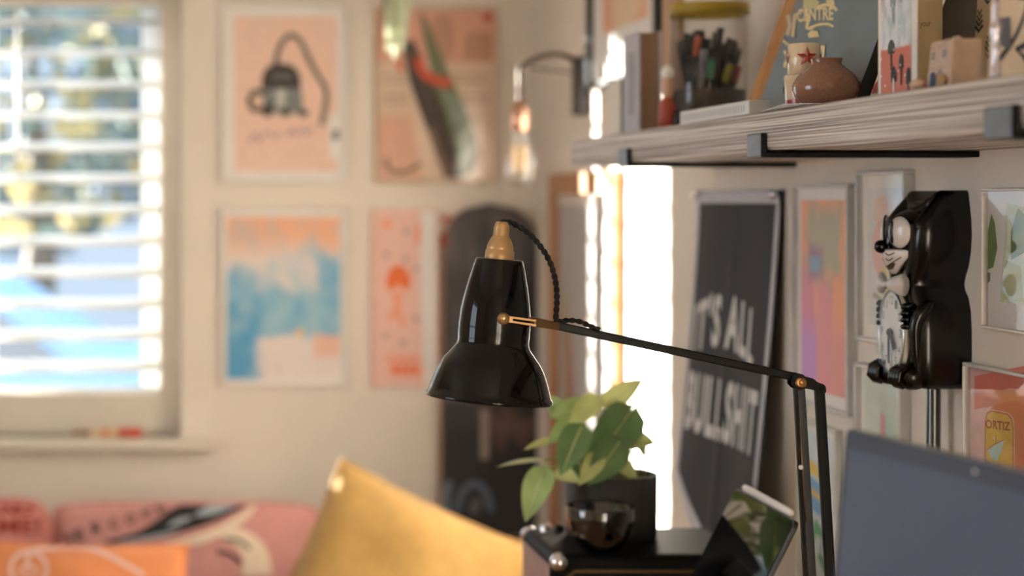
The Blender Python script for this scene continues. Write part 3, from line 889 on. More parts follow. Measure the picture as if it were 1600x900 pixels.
a.shape([(0.1, 0.58), (0.7, 0.54), (0.7, 0.58), (0.1, 0.62)], ink((224, 190, 110)))
a.line([(0.2, 0.2), (0.4, 0.4), (0.6, 0.36), (0.5, 0.24), (0.7, 0.16)], 0.09, ink((110, 176, 130)))
a.build('artwork', r_)

# ================================================================== SKATEBOARD DECK
dk_y = YB - 0.035
dk = thing('skateboard_deck', (0.75, dk_y, -0.79), 'dark mottled skateboard deck hung upright on the wall behind the lamp', 'skateboard')
def deck_half(t):      # t 0 bottom .. 1 top -> half width factor
    if t > 0.86: return max(0.0, 1 - ((t - 0.86) / 0.14) ** 2.6) ** 0.5
    if t < 0.10: return max(0.0, 1 - ((0.10 - t) / 0.10) ** 2.4) ** 0.5
    return 1.0
zt_, zb_ = (V0 - 318) * dk_y / F, -0.79
cxd = (767 - U0) * dk_y / F
ts = [i / 60 for i in range(61)]
out = [(deck_half(t) * (0.112 + 0.008 * (1 - t)), zb_ + (zt_ - zb_) * t) for t in ts]
def deckpts(y, s=1.0): return [(cxd + w * s, y, z) for w, z in out] + [(cxd - w * s, y, z) for w, z in reversed(out[1:-1])]
DECKM = layered('deck_graphic', (58, 52, 52), [((86, 80, 80), 5, 1.2, 0.25, [(1, 0.55, 1.2)], 1.5), ((40, 36, 38), 7, 1.4, 0.2, [(1, 0.8, -0.5)], 2.5),
    ((34, 32, 34), 3, 0.2, 0.06, [(1, 0.34, -3.0)], 3.5), ((88, 88, 100), 4, 0.3, 0.05, [(1, 0.42, 4.0), (1, 0.55, -3.0)], 4.5), ((96, 70, 60), 6, 0.8, 0.1, [(1, 0.30, 3.0), (1, 0.38, -4.0), (0, 0.4, 1.0)], 4.9)], 0.55)
b = MB(); b.prism([Vector(p) for p in deckpts(dk_y)], [Vector(p) for p in deckpts(YB - 0.022)])
b.build('deck', mat('maple_ply', (160, 112, 74), 0.5, var=0.1), dk, bevel=0.003)
b = MB(); pp = [Vector(p) for p in deckpts(dk_y - 0.0006, 0.96)]
b.poly(pp)
o = b.build('graphic', DECKM, dk, uv=[((p.x - cxd) / 0.24 + 0.5, (p.z - zb_) / (zt_ - zb_)) for p in pp])
DKF = lambda px, py, d: AT(px, py, dk_y - d)
for nm, pts, w, c in (('painted_stripe', [(757, 640), (757, 718)], 13, (150, 134, 124)),
                      ('painted_swirl', smoothline([(712, 800), (724, 768), (742, 756), (758, 768), (768, 800)], 5), 12, (92, 104, 118)),
                      ('painted_swirl', smoothline([(698, 812), (696, 780), (702, 752)], 5), 12, (110, 124, 138)),
                      ('painted_patch', [(738, 802), (746, 780)], 16, (96, 98, 104)),
                      ('painted_spot', [(694, 338), (700, 346)], 12, (190, 84, 58)),
                      ('painted_spot', [(693, 366), (695, 386)], 12, (150, 70, 56))):
    a = Art(DKF, 0.001); a.line(pts, w, ink(c)); a.build(nm, dk)
for zz in (zt_ - 0.15, zb_ + 0.15):
    b = MB(); b.box((cxd - 0.03, YB - 0.023, zz - 0.03), (cxd + 0.03, YB, zz + 0.03)); b.build('wall_mount', BLACKM, dk)

# ================================================================== HANGING PLANT ABOVE THE POSTER
LEAFP = mat('pale_green_leaf', (206, 212, 182), 0.45, var=0.12, scale=40, transl=0.3)
LEAFG = mat('fresh_green_leaf', (160, 186, 122), 0.3, var=0.3, scale=18, transl=0.3)
LEAFD = mat('deep_green_leaf', (106, 136, 86), 0.28, var=0.3, scale=18, transl=0.22)
LEAFY = mat('yellow_green_leaf', (214, 220, 146), 0.4, var=0.18, scale=25, transl=0.4)
STEM = mat('green_stem', (160, 172, 96), 0.5, var=0.15)
def leaf_mesh(b, base, tip, width, nrm, fold=0.25, curl=0.2, mi=0, n=9, m=4):
    base, tip = Vector(base), Vector(tip)
    L = tip - base; ln = L.length; t = L.normalized()
    nv = Vector(nrm); nv = (nv - t * nv.dot(t)).normalized()
    sd = t.cross(nv)
    vs, fs = [], []
    for i in range(n + 1):
        q = i / n
        w = width / 2 * (math.sin(math.pi * q ** 0.62) ** 0.8 if 0 < q < 1 else 0.02)
        for j in range(-m, m + 1):
            s = j / m
            back = -0.10 * ln * abs(s) ** 1.5 * (1 - q) ** 2
            vs.append(base + t * (q * ln + back) + sd * (s * w) + nv * (fold * w * abs(s) - curl * ln * q * q + 0.02 * width * math.sin(6 * q + 4 * s)))
    k = 2 * m + 1
    for i in range(n):
        for j in range(k - 1):
            fs.append((i * k + j, i * k + j + 1, (i + 1) * k + j + 1, (i + 1) * k + j))
    b.add(vs, fs, mi, True)
hp = thing('hanging_plant', (0.485, 3.9, 0.56), 'trailing houseplant with a long pale green leaf hanging over the poster', 'plant')
b = MB(); b.lathe((0.485, 3.9, 0.56), (0, 0, 1), [(0, 0), (0, 0.05), (0.02, 0.065), (0.11, 0.075), (0.115, 0.07), (0.09, 0.068), (0.09, 0)], 28); b.build('pot', mat('white_ceramic', (226, 220, 210), 0.3), hp)
for k in range(3):
    an = 2 * math.pi * k / 3
    b = MB(); b.tube([(0.485 + 0.073 * math.cos(an), 3.9 + 0.073 * math.sin(an), 0.665), (0.485, 3.9, 0.98)], 0.0015, 6); b.build('hanger_cord', mat('jute_cord', (170, 146, 110), 0.8), hp)
b = MB(); b.tube([(0.485, 3.9, 0.975), (0.485, 3.9, ZC)], 0.003, 6); b.build('ceiling_hook', BLACKM, hp)
for bx_, tx, w_, m_, dz in (((622, -30), (606, 84), 0.046, LEAFP, 0), ((626, -40), (630, 82), 0.036, LEAFP, 0), ((618, -36), (617, 96), 0.036, LEAFP, 0), ((640, -40), (690, -20), 0.05, LEAFG, 0), ((600, -60), (560, -15), 0.05, LEAFG, 0), ((628, -60), (660, -10), 0.05, LEAFP, 0)):
    b = MB(); leaf_mesh(b, AT(*bx_, 3.86), AT(*tx, 3.84), w_, (0.25, -1, 0.1), 0.45, 0.02); b.build('leaf', m_, hp)
    p0, p1 = Vector((0.485, 3.88, 0.655)), AT(*bx_, 3.86)
    md_ = Vector((p1.x, 3.81, 0.69))
    b = MB(); b.tube(smoothline([p0, md_, Vector((p1.x, 3.82, 0.62)), p1], 5), 0.002, 6); b.build('stem', STEM, hp)
b = MB(); leaf_mesh(b, AT(601, -20, 3.86), AT(600, 50, 3.85), 0.012, (0.6, -1, 0.1), 0.2, 0.0); b.build('leaf', mat('dry_leaf', (150, 146, 140), 0.5), hp)

# ================================================================== SWING-ARM WALL LAMP WITH BARE BULB
wl = thing('wall_lamp', (XR, 3.78, 0.176), 'black swing-arm wall lamp with a bare filament bulb in a copper holder', 'lamp')
b = MB(); b.box((0.838, 3.745, 0.176), (XR, 3.815, 0.295)); b.build('wall_plate', mat('dark_grey_metal', (70, 68, 72), 0.45, metal=0.4), wl, bevel=0.003)
BY = 3.62
bx0 = (810 - U0) * BY / F
pz = lambda y: (V0 - y) * BY / F
arm = smoothline([Vector((0.840, 3.78, 0.288)), Vector((0.80, 3.74, 0.298)), Vector((0.752, 3.68, 0.289)), Vector((bx0 + 0.01, BY + 0.005, pz(103))), Vector((bx0 + 0.003, BY, pz(112))), Vector((bx0 + 0.003, BY, pz(160)))], 6)
b = MB(); b.tube(arm, 0.0055, 10); b.build('arm', mat('dark_bronze', (74, 64, 54), 0.4, metal=0.6), wl)
b = MB(); b.tube([Vector((0.84, 3.78, 0.262)), Vector((bx0 + 0.02, BY + 0.01, 0.262))], 0.002, 8); b.build('stay_rod', mat('dark_bronze', (74, 64, 54)), wl)
COP = mat('copper', (200, 156, 130), 0.25, metal=1.0, var=0.05)
cxb = bx0 + 0.003
b = MB(); b.lathe((cxb, BY, pz(205)), (0, 0, 1), [(0, 0.0), (0, 0.015), (0.004, 0.0175), (0.045, 0.0175), (0.054, 0.012), (0.062, 0.006), (0.062, 0)], 24); b.build('lamp_holder', COP, wl)
bulb_prof = [(0, 0.0005), (0.002, 0.008), (0.008, 0.018), (0.018, 0.027), (0.032, 0.0315), (0.046, 0.0305), (0.066, 0.024), (0.086, 0.0175), (0.10, 0.0145), (0.115, 0.0135)]
bz = pz(292)
bu = MB(); bu.lathe((cxb, BY, bz), (0, 0, 1), bulb_prof, 32); bu_o = bu.build('bulb', CLEARGLASS, wl)
FIL = mat('filament', (230, 170, 90), 0.4, var=0)
fb = FIL.node_tree.nodes['Principled BSDF']; fb.inputs['Emission Color'].default_value = (1, 0.62, 0.25, 1); fb.inputs['Emission Strength'].default_value = 1.2
fp = []
for k in range(9):
    an = 2 * math.pi * k / 8
    fp.append(Vector((cxb + 0.011 * math.cos(an), BY + 0.011 * math.sin(an), bz + (0.03 if k % 2 else 0.082))))
b = MB(); b.tube(fp, 0.0006, 5); b.build('filament', FIL, bu_o)
b = MB(); b.lathe((cxb, BY, bz + 0.07), (0, 0, 1), [(0, 0), (0.0, 0.003), (0.04, 0.006), (0.04, 0)], 12); b.build('glass_stem', CLEARGLASS, bu_o)

# ================================================================== SHELF
SX, SZ0, SZ1, SY0, SY1 = 0.637, 0.0534, 0.0957, 1.0, 2.903
SHW = wood('scaffold_board', (134, 121, 113), (228, 222, 217), 0.6, 2.0, (16, 0.26, 84), 0.7, 5)
b = MB()
ny = 60
rows = []
for i in range(ny + 1):
    y = SY0 + (SY1 - SY0) * i / ny
    e = 0.0012 * math.sin(9 * y) + 0.0008 * math.sin(23 * y + 1)
    e2 = 0.0010 * math.sin(13 * y + 2)
    rows.append([(SX + 0.004 + e, y, SZ0 + e2), (SX + e, y, SZ0 + 0.005 + e2), (SX + e2, y, SZ1 - 0.004), (SX + 0.004 + e2, y, SZ1), (XR, y, SZ1), (XR, y, SZ0)])
vs = [p for r in rows for p in r]
fs = [(i * 6 + k, i * 6 + (k + 1) % 6, (i + 1) * 6 + (k + 1) % 6, (i + 1) * 6 + k) for i in range(ny) for k in range(6)]
fs += [tuple(range(6)), tuple(ny * 6 + k for k in range(5, -1, -1))]
b.add(vs, fs)
tag(b.build('shelf', SHW), 'thick weathered wooden shelf board fixed along the wall', 'shelf')
for k, yc in enumerate((2.545, 1.977, 1.398)):
    t = thing('shelf_bracket', (XR, yc, SZ0 - 0.006), 'steel lipped shelf bracket beneath the ' + ('pen jar and grey book', 'white pencil tin and star cups', 'drawing card and glass ornament')[k], 'bracket', 'steel brackets under the shelf')
    hw = 0.024
    b = MB(); b.box((SX - 0.006, yc - hw, SZ0 - 0.007), (XR, yc + hw, SZ0 - 0.0008)); b.build('strap', BLACKM, t, bevel=0.0015)
    b = MB(); b.box((SX - 0.0075, yc - hw, SZ0 - 0.007), (SX - 0.0012, yc + hw, SZ0 + 0.019)); b.build('lip', [STEEL], t, bevel=0.0025, seg=3)
    b = MB(); b.box((SX - 0.0072, yc - hw - 0.0006, SZ0 - 0.0066), (SX - 0.0014, yc - hw, SZ0 + 0.0185)); b.build('lip_edge', BLACKM, t)

# ---- things on the shelf
def SH(px, X): return X * F / (px - U0)      # depth at which plane X shows at px
# book with pale cover
bk = thing('book', (0.675, 2.61, SZ1), 'grey-covered hardback book standing upright on the shelf', 'book')
LAV = mat('lavender_grey_cloth', (176, 172, 178), 0.6, var=0.05, scale=120)
bz1 = SZ1 + 0.142
b = MB(); b.box((0.660, 2.575, SZ1), (0.663, 2.663, bz1)); b.build('cover', LAV, bk, bevel=0.0008)
b = MB(); b.box((0.689, 2.575, SZ1), (0.692, 2.663, bz1)); b.build('cover', LAV, bk, bevel=0.0008)
b = MB(); b.box((0.663, 2.660, SZ1), (0.689, 2.663, bz1)); b.build('spine', LAV, bk)
b = MB(); b.box((0.663, 2.579, SZ1 + 0.002), (0.689, 2.660, bz1 - 0.002)); b.build('page_block', mat('tan_pages', (150, 120, 92), 0.8, var=0.1, scale=200, stretch=(40, 1, 1)), bk)
b = MB(); b.box((0.6594, 2.60, SZ1 + 0.025), (0.6602, 2.63, SZ1 + 0.115)); b.build('cover_panel', mat('faded_grey_print', (150, 146, 152), 0.6), bk)
# slim green book beyond
gb = thing('slim_book', (0.70, 2.82, SZ1), 'slim white and green book standing at the far end of the shelf', 'book')
b = MB(); b.box((0.690, 2.80, SZ1), (0.702, 2.88, SZ1 + 0.09)); b.build('cover', mat('cream_card', (224, 214, 198), 0.6), gb, bevel=0.001)
b = MB(); b.box((0.690, 2.797, SZ1), (0.702, 2.80, SZ1 + 0.09)); b.build('spine', mat('dark_green_card', (66, 84, 70), 0.6), gb)
# peg doll
pdx = 0.682; pdy = SH(1043, pdx) - 0.0
pg = thing('peg_doll', (pdx, pdy, SZ1), 'little peg doll with a white head and red and black body', 'figurine')
b = MB(); b.lathe((pdx, pdy, SZ1), (0, 0, 1), [(0, 0), (0, 0.013), (0.03, 0.012), (0.042, 0.008), (0.046, 0.006)], 20); b.build('body', mat('brick_red_paint', (168, 74, 54), 0.4), pg)
b = MB(); b.lathe((pdx, pdy, SZ1 + 0.044), (0, 0, 1), [(0, 0.0062), (0.012, 0.0088), (0.020, 0.0088), (0.028, 0.0075)], 20); b.build('scarf', mat('peach_paint', (206, 168, 140), 0.4), pg)
b = MB(); b.ell((pdx, pdy, SZ1 + 0.078), (0.0095, 0.0095, 0.0115)); b.build('head', mat('white_gloss', (236, 232, 226), 0.2, coat=1), pg)
b = MB(); b.ell((pdx + 0.010, pdy - 0.012, SZ1 + 0.014), (0.006, 0.006, 0.014)); b.build('arm', mat('black_gloss_paint', (22, 20, 20), 0.25), pg)
# wooden box figure behind (vertical oak strip)
b = MB(); b.box((0.742, 2.675, SZ1), (0.752, 2.76, SZ1 + 0.30)); tag(b.build('wooden_strip', OAK, bevel=0.001), 'tall narrow oak strip standing behind the pen jar', 'wood strip')
# jar of pens
jx = 0.755; jy = SH(1107, jx); jr = 0.0525; jz = SZ1
jar = thing('pen_jar', (jx, jy, jz), 'large clear jar of pens with an olive yellow rim', 'jar')
JG = thin_glass('jar_glass', (0.965, 0.965, 0.96), gain=1.3, rough=0.02)
b = MB(); b.lathe((jx, jy, jz), (0, 0, 1), [(0.0, 0), (0.0, jr - 0.004), (0.004, jr), (0.166, jr), (0.166, jr - 0.002), (0.005, jr - 0.002), (0.005, 0)], 40); b.build('glass_body', JG, jar)
b = MB(); b.lathe((jx, jy, jz + 0.162), (0, 0, 1), [(0, jr - 0.001), (0, jr + 0.002), (0.014, jr + 0.002), (0.016, jr), (0.016, jr - 0.003), (0, jr - 0.003)], 40); b.build('rim_band', mat('olive_yellow_plastic', (164, 138, 40), 0.4), jar)
SPK = mat('speckled_label', (70, 64, 58), 0.5, var=0.9, scale=260)
b = MB(); b.lathe((jx, jy, jz + 0.006), (0, 0, 1), [(0, jr - 0.003), (0.052, jr - 0.003)], 40); b.build('speckled_lining', SPK, jar)
rnd = random.Random(4)
pens = []
caps = [((20, 150, 120), 0.03), ((176, 160, 50), 0.026), ((150, 50, 44), 0.024), ((206, 96, 52), 0.012)]
for i in range(32):
    an = rnd.uniform(0, 2 * math.pi); r0 = rnd.uniform(0.0, 0.026); an2 = an + rnd.uniform(-0.6, 0.6); r1 = rnd.uniform(0.012, 0.042)
    hgt = rnd.uniform(0.112, 0.144)
    p0 = Vector((jx + r0 * math.cos(an), jy + r0 * math.sin(an), jz + 0.008)); p1 = Vector((jx + r1 * math.cos(an2), jy + r1 * math.sin(an2), jz + hgt))
    pens.append((p0, p1, (18, 18, 20), None))
pens += [(Vector((jx - 0.012, jy - 0.02, jz + 0.008)), Vector((jx - 0.008, jy - 0.043, jz + 0.098)), (26, 28, 30), caps[0][0]),
         (Vector((jx - 0.004, jy - 0.02, jz + 0.008)), Vector((jx + 0.018, jy - 0.040, jz + 0.092)), (30, 30, 28), caps[1][0]),
         (Vector((jx + 0.012, jy - 0.016, jz + 0.008)), Vector((jx + 0.034, jy - 0.028, jz + 0.090)), (24, 20, 20), caps[2][0]),
         (Vector((jx - 0.03, jy - 0.01, jz + 0.008)), Vector((jx - 0.024, jy - 0.034, jz + 0.130)), (24, 24, 24), caps[3][0]),
         (Vector((jx - 0.022, jy - 0.022, jz + 0.008)), Vector((jx - 0.018, jy - 0.042, jz + 0.112)), (150, 156, 170), None)]
for k, (p0, p1, c, cap) in enumerate(pens):
    pn = thing('pen', p0, 'pen with a coloured cap standing in the clear jar' if cap else 'slim dark pen standing among the pens in the jar', 'pen', 'pens in the jar')
    d = (p1 - p0).normalized()
    e = p1 - d * 0.026
    b = MB(); b.tube([p0, e], 0.0042, 8); b.build('barrel', mat('pen_%d_%d_%d' % c, c, 0.3), pn)
    b = MB(); b.tube([e, p1 - d * 0.002, p1], [0.0052, 0.0052, 0.004], 8); b.build('cap', mat('pen_cap_%d_%d_%d' % (cap or c), cap or c, 0.35), pn)
pc = {(20, 150, 120): 'teal', (176, 160, 50): 'yellow', (150, 50, 44): 'dull red', (206, 96, 52): 'orange'}
for o in list(col.objects):
    if o.name.startswith('pen') and o.get('category') == 'pen' and 'coloured' in o['label']:
        ch = [q for q in o.children if q.name.startswith('cap')][0].data.materials[0].name
        for kk, vv in pc.items():
            if ch == 'pen_cap_%d_%d_%d' % kk: o['label'] = 'pen with a %s cap standing in the clear jar' % vv
for o in col.objects:
    if o.get('category') == 'pen' and any(q.data.materials[0].name == 'pen_150_156_170' for q in o.children): o['label'] = 'silver-grey pen standing in the clear jar'
# flat white tin
tn = thing('pencil_tin', (0.657, 2.18, SZ1), 'flat white pencil tin with fine grey ruling lying on the shelf', 'tin')
b = MB(); b.box((0.646, 2.045, SZ1), (0.672, 2.318, SZ1 + 0.0165)); b.build('tin_body', mat('white_enamel', (206, 204, 200), 0.35), tn, bevel=0.0015)
for k in range(26):
    y = 2.06 + k * 0.0097
    b = MB(); b.box((0.6455, y, SZ1 + 0.004), (0.6462, y + 0.003, SZ1 + 0.012)); b.build('ruled_mark', mat('grey_print', (168, 166, 164), 0.5), tn)
# leaning sign board: bottom at X 0.70, leaning towards the wall
sg = thing('lettered_board', (0.72, 2.03, SZ1), 'blue-grey board with ornate cream lettering leaning against the wall', 'sign')
lean_ = Vector((0.36, 0, 1)).normalized()
SO = Vector((0.70, 2.19, SZ1 + 0.0062)); SE = Vector((0.70, 1.872, SZ1 + 0.0062)); SHt = 0.32
nn = Vector((1, 0, -0.36)).normalized()
fr = [SO, SE, SE + lean_ * SHt, SO + lean_ * SHt]
b = MB(); b.prism(fr, [p + nn * 0.018 for p in fr]); b.build('panel', [mat('black_board_edge', (16, 15, 14), 0.5)], sg)
b = MB(); b.poly([p - nn * 0.0005 for p in fr]); b.build('face', mat('blue_grey_paint', (106, 122, 130), 0.5, var=0.08, scale=12), sg)
def SGN(px, py, d):      # point on the board face that this pixel looks at
    dv = Vector(((px - U0) / F, 1.0, (V0 - py) / F))
    k = SO.dot(nn) / dv.dot(nn)
    return dv * k - nn * (0.0006 + d)
a = Art(SGN, 0.0)
CRM = ink((222, 204, 150))
a.text('CENTRE', 1246, 1303, 34, 13, CRM, 0.03, warp=lambda x, y: (x, y + (x - 1246) * -0.06 + 0.05 * abs(x - 1275)))
a.line(smoothline([(1266, 44), (1280, 39), (1294, 38), (1303, 42)], 4), 4, CRM)
a.line(smoothline([(1278, 12), (1290, 8), (1302, 10), (1309, 17)], 4), 5, CRM)
a.line(smoothline([(1258, 8), (1264, 30), (1262, 44), (1272, 44)], 4), 5, CRM)
a.shape([(1256, 0), (1272, -6), (1282, 4), (1276, 14), (1258, 14)], ink((196, 190, 140)))
a.shape([(1292, 1), (1304, -2), (1306, 8), (1294, 8)], CRM)
a.line([(1254, 20), (1244, 24), (1240, 58)], 5, ink((214, 190, 150)))
a.line([(1233, 24), (1236, 40), (1232, 56)], 6, ink((200, 184, 156)))
a.shape([(1264, 54), (1270, 48), (1280, 50), (1282, 58), (1266, 60)], CRM)
a.shape([(1284, 72), (1292, 72), (1290, 90), (1286, 90)], CRM)
a.line([(1228, 80), (1233, 90), (1228, 106)], 5, CRM)
a.line([(1226, 64), (1236, 72)], 4, CRM)
a.build('lettering', sg)
# wooden board behind it, sticking out past its far side
wb = MB()
fo = [Vector((0.705, 2.318, SZ1)), Vector((0.705, 2.10, SZ1)), Vector((0.705, 2.10, SZ1)) + lean_ * 0.3, Vector((0.705, 2.318, SZ1)) + lean_ * 0.3]
fo = [p + nn * 0.019 + Vector((0, 0, 0.0108)) for p in fo]
wb.prism(fo, [p + nn * 0.012 for p in fo])
tag(wb.build('wooden_board', wood('orange_pine', (156, 102, 46), (190, 134, 70), 0.5, 3, (6, 6, 0.6), 0.2)), 'orange pine board leaning behind the blue-grey lettered board', 'board')
# cups with stars, one on the other
CREAM = mat('cream_glaze', (214, 194, 164), 0.25, coat=0.6, var=0.06)
STAR = mat('red_glaze', (158, 42, 32), 0.25, coat=0.6, var=0.1)
ccx = 0.668; ccy = SH(1256, ccx)
def star(cx, cy, r, n=5):
    return [(cx + (r if k % 2 == 0 else r * 0.42) * math.sin(math.pi * k / n), cy + (r if k % 2 == 0 else r * 0.42) * math.cos(math.pi * k / n)) for k in range(2 * n)]
def cup(z0, r0, r1, h, label, stars, band):
    t = thing('espresso_cup', (ccx, ccy, z0), label, 'cup', 'star cups stacked on the shelf')
    b = MB(); b.lathe((ccx, ccy, z0), (0, 0, 1), [(0, 0), (0, r0 - 0.001), (0.001, r0), (h - 0.001, r1), (h, r1 - 0.001), (h, r1 - 0.003), (0.003, r0 - 0.003), (0.003, 0)], 36); b.build('cup_body', CREAM, t)
    for ang, zc, rr in stars:
        def fn(x, y, d, ang=ang, zc=zc):
            r = r0 + (r1 - r0) * (zc + y) / h
            th = R(ang) + x / r
            return Vector((ccx + (r + 0.0014) * math.cos(th), ccy + (r + 0.0014) * math.sin(th), z0 + zc + y))
        a = Art(fn, 0)
        pts = star(0, 0, rr)
        vs = [(0, 0)] + pts
        a.faces(vs, [(0, i + 1, (i + 1) % 10 + 1) for i in range(10)], STAR)
        a.build('star', t)
    if band:
        b = MB(); b.lathe((ccx, ccy, z0 + band[0]), (0, 0, 1), [(0, r0 + 0.0004), (band[1], r0 + (r1 - r0) * band[1] / h + 0.0004)], 36); b.build('red_band', STAR, t)
    return t
cup(SZ1, 0.0185, 0.020, 0.036, 'cream espresso cup with red bands at the bottom of the stack', [(235, 0.022, 0.007), (150, 0.022, 0.008)], (0.0, 0.010))
cup(SZ1 + 0.036, 0.0165, 0.0165, 0.033, 'cream espresso cup with a red star stacked on top of another', [(262, 0.018, 0.0105), (170, 0.018, 0.009), (350, 0.018, 0.009)], None)
# squat brown vase
vx = 0.6765; vy = SH(1291, vx)
CLAY = mat('brown_glaze', (132, 90, 70), 0.22, coat=0.5, var=0.12, scale=300)
b = MB(); b.lathe((vx, vy, SZ1 + 0.0012), (0, 0, 1), [(0, 0), (0, 0.018), (0.003, 0.024), (0.009, 0.0302), (0.017, 0.0334), (0.024, 0.0325), (0.032, 0.028), (0.039, 0.020), (0.0425, 0.0158), (0.045, 0.0148), (0.0475, 0.0156), (0.049, 0.0160), (0.0492, 0.0145), (0.046, 0.0125), (0.03, 0.02), (0.01, 0.02), (0.005, 0)], 40)
tag(b.build('vase', CLAY), 'squat round brown glazed pot with a short neck', 'vase')
# paper scrap under it
b = MB(); b.prism([(0.640, 1.985, SZ1 + 0.0003), (0.636, 1.90, SZ1 + 0.004), (0.645, 1.825, SZ1 + 0.0008), (0.70, 1.83, SZ1 + 0.0003), (0.70, 1.97, SZ1 + 0.0003)], [(0.640, 1.985, SZ1 + 0.0008), (0.636, 1.90, SZ1 + 0.0045), (0.645, 1.825, SZ1 + 0.0013), (0.70, 1.83, SZ1 + 0.0011), (0.70, 1.97, SZ1 + 0.0011)])
tag(b.build('paper_card', PAPER), 'curled white card lying under the brown pot', 'card')
# botanical card leaning at an angle
def panel(name, O, Uv, Vv, th, m, parent):
    O, Uv, Vv = Vector(O), Vector(Uv), Vector(Vv)
    N = Uv.cross(Vv).normalized()
    b = MB(); fr = [O, O + Uv, O + Uv + Vv, O + Vv]
    b.prism(fr, [p - N * th for p in fr])
    o = b.build(name, m, parent)
    return o, (lambda s, t, d: O + Uv * s + Vv * t + N * d)
bc = thing('botanical_card', (0.70, 1.80, SZ1), 'white card printed with small leaves and berries leaning on the board', 'card')
o, fn = panel('card_sheet', (0.708, 1.864, SZ1 + 0.0005), (0.010, -0.080, 0), (0.045, 0.0, 0.125), 0.0008, mat('ivory_card', (222, 216, 200), 0.6), bc)
a = Art(fn, 0.0002)
rnd = random.Random(11)
for k in range(26):
    x, y = rnd.uniform(0.08, 0.92), rnd.uniform(0.05, 0.95); r = rnd.uniform(0.03, 0.07)
    a.shape([(x + p * 1.3, y + q) for p, q in circle(0, 0, r * 0.8, r, 8)], ink(rnd.choice([(120, 130, 110), (160, 70, 66), (190, 150, 70), (96, 104, 96), (176, 168, 150)])))
a.build('leaf_print', bc)
# greeting card standing open
gc = thing('greeting_card', (0.68, 1.68, SZ1), 'open greeting card with a red, white and orange woodland front', 'card')
gO = Vector((0.6660, 1.7235, SZ1)); 
o, fn = panel('front_leaf', gO, (0.002, -0.083, 0), (0, 0, 0.165), 0.0008, mat('white_card', (222, 216, 212), 0.5), gc)
WDL = layered('woodland_card_print', (214, 214, 218), [
    ((150, 66, 60), 3, 0.5, 0.1, [(1, 0.92, 1.5)], 1.1), ((150, 66, 60), 4, 0.9, 0.12, [(1, 0.66, 1.0)], 2.1),
    ((176, 190, 196), 8, 1.2, 0.1, [(1, 0.5, -0.2), (0, 0.5, 0.1)], 3.1), ((190, 78, 26), 5, 0.14, 0.02, [(1, 0.275, -3.0)], 4.1)], 0.4)
quad('front_print', [fn(0.07, 0.0, 0.0004), fn(0.86, 0.0, 0.0004), fn(0.86, 0.97, 0.0004), fn(0.07, 0.97, 0.0004)], WDL, gc)
BLK = ink((30, 28, 30)); GRY = ink((150, 166, 172)); WHT = ink((230, 224, 216))
def treelet(cx, cy, w, h, m, trunk):
    a = Art(fn, 0.0006)
    a.shape([(cx - w, cy), (cx + w, cy), (cx + w, cy + h * 0.6), (cx + w * 0.5, cy + h * 0.92), (cx, cy + h), (cx - w * 0.5, cy + h * 0.92), (cx - w, cy + h * 0.6)], m)
    a.shape([(cx - 0.02, cy - 0.09), (cx + 0.02, cy - 0.09), (cx + 0.02, cy + 0.01), (cx - 0.02, cy + 0.01)], trunk)
    a.build('printed_tree', gc)
treelet(0.42, 0.08, 0.07, 0.09, BLK, WHT)
treelet(0.62, 0.15, 0.06, 0.08, BLK, BLK)
treelet(0.36, 0.24, 0.09, 0.08, ink((70, 74, 74)), BLK)
treelet(0.80, 0.06, 0.06, 0.09, BLK, BLK)
treelet(0.40, 0.50, 0.07, 0.10, GRY, GRY)
treelet(0.62, 0.60, 0.06, 0.09, ink((166, 178, 184)), GRY)
treelet(0.30, 0.72, 0.08, 0.1, ink((140, 130, 132)), GRY)
a = Art(fn, 0.0008)
for k in range(26):
    x, y = rnd.uniform(0.1, 0.82), rnd.uniform(0.02, 0.95)
    a.shape(circle(x, y, 0.015, 0.008, 7), WHT)
o = a.build('printed_snow', gc); o['kind'] = 'stuff'
o, fn = panel('back_leaf', gO, (0.085, 0.060, 0), (0, 0, 0.165), 0.0008, mat('cream_card_inside', (206, 182, 140), 0.7), gc)
a = Art(fn, 0.0003)
SC = ink((60, 48, 38))
def scrawl(s, px0, px1, z0, z1):
    vs, fs = text2d(s, 1.0, -0.005)
    vs = fit(vs, px0, px1, z0, z1)
    a.faces([(x + (y - z0) * 0.3, y + 0.006 * math.sin(9 * x)) for x, y in vs], fs, SC)
scrawl('for your', 0.50, 0.80, 0.42, 0.47)
scrawl('ing', 0.42, 0.54, 0.32, 0.37)
scrawl('k', 0.40, 0.45, 0.70, 0.74)
a.build('handwriting', gc)
# ceramic house
ch = thing('ceramic_house', (0.665, 1.562, SZ1), 'tiny white ceramic house with painted windows and a blue door', 'ornament')
HW = mat('pale_ceramic', (190, 164, 142), 0.35, var=0.06, scale=80)
hx0, hy0, hy1, hh = 0.6485, 1.528, 1.575, 0.0395
Z0 = SZ1
vs = [(hx0, hy0, Z0), (hx0 + 0.036, hy0, Z0), (hx0 + 0.036, hy1, Z0), (hx0, hy1, Z0),
      (hx0 + 0.003, hy0 + 0.001, Z0 + hh), (hx0 + 0.031, hy0 + 0.002, Z0 + hh), (hx0 + 0.031, hy1 - 0.003, Z0 + hh), (hx0 + 0.003, hy1 - 0.003, Z0 + hh)]
b = MB(); b.add(vs, [(0, 3, 2, 1), (4, 5, 6, 7), (0, 1, 5, 4), (1, 2, 6, 5), (2, 3, 7, 6), (3, 0, 4, 7)]); b.build('house_walls', HW, ch, bevel=0.003, seg=3)
b = MB(); b.lathe((hx0 + 0.012, hy0 + 0.012, Z0 + hh - 0.001), (0, 0, 1), [(0, 0), (0, 0.0035), (0.003, 0.0032), (0.004, 0)], 12); b.build('chimney', HW, ch)
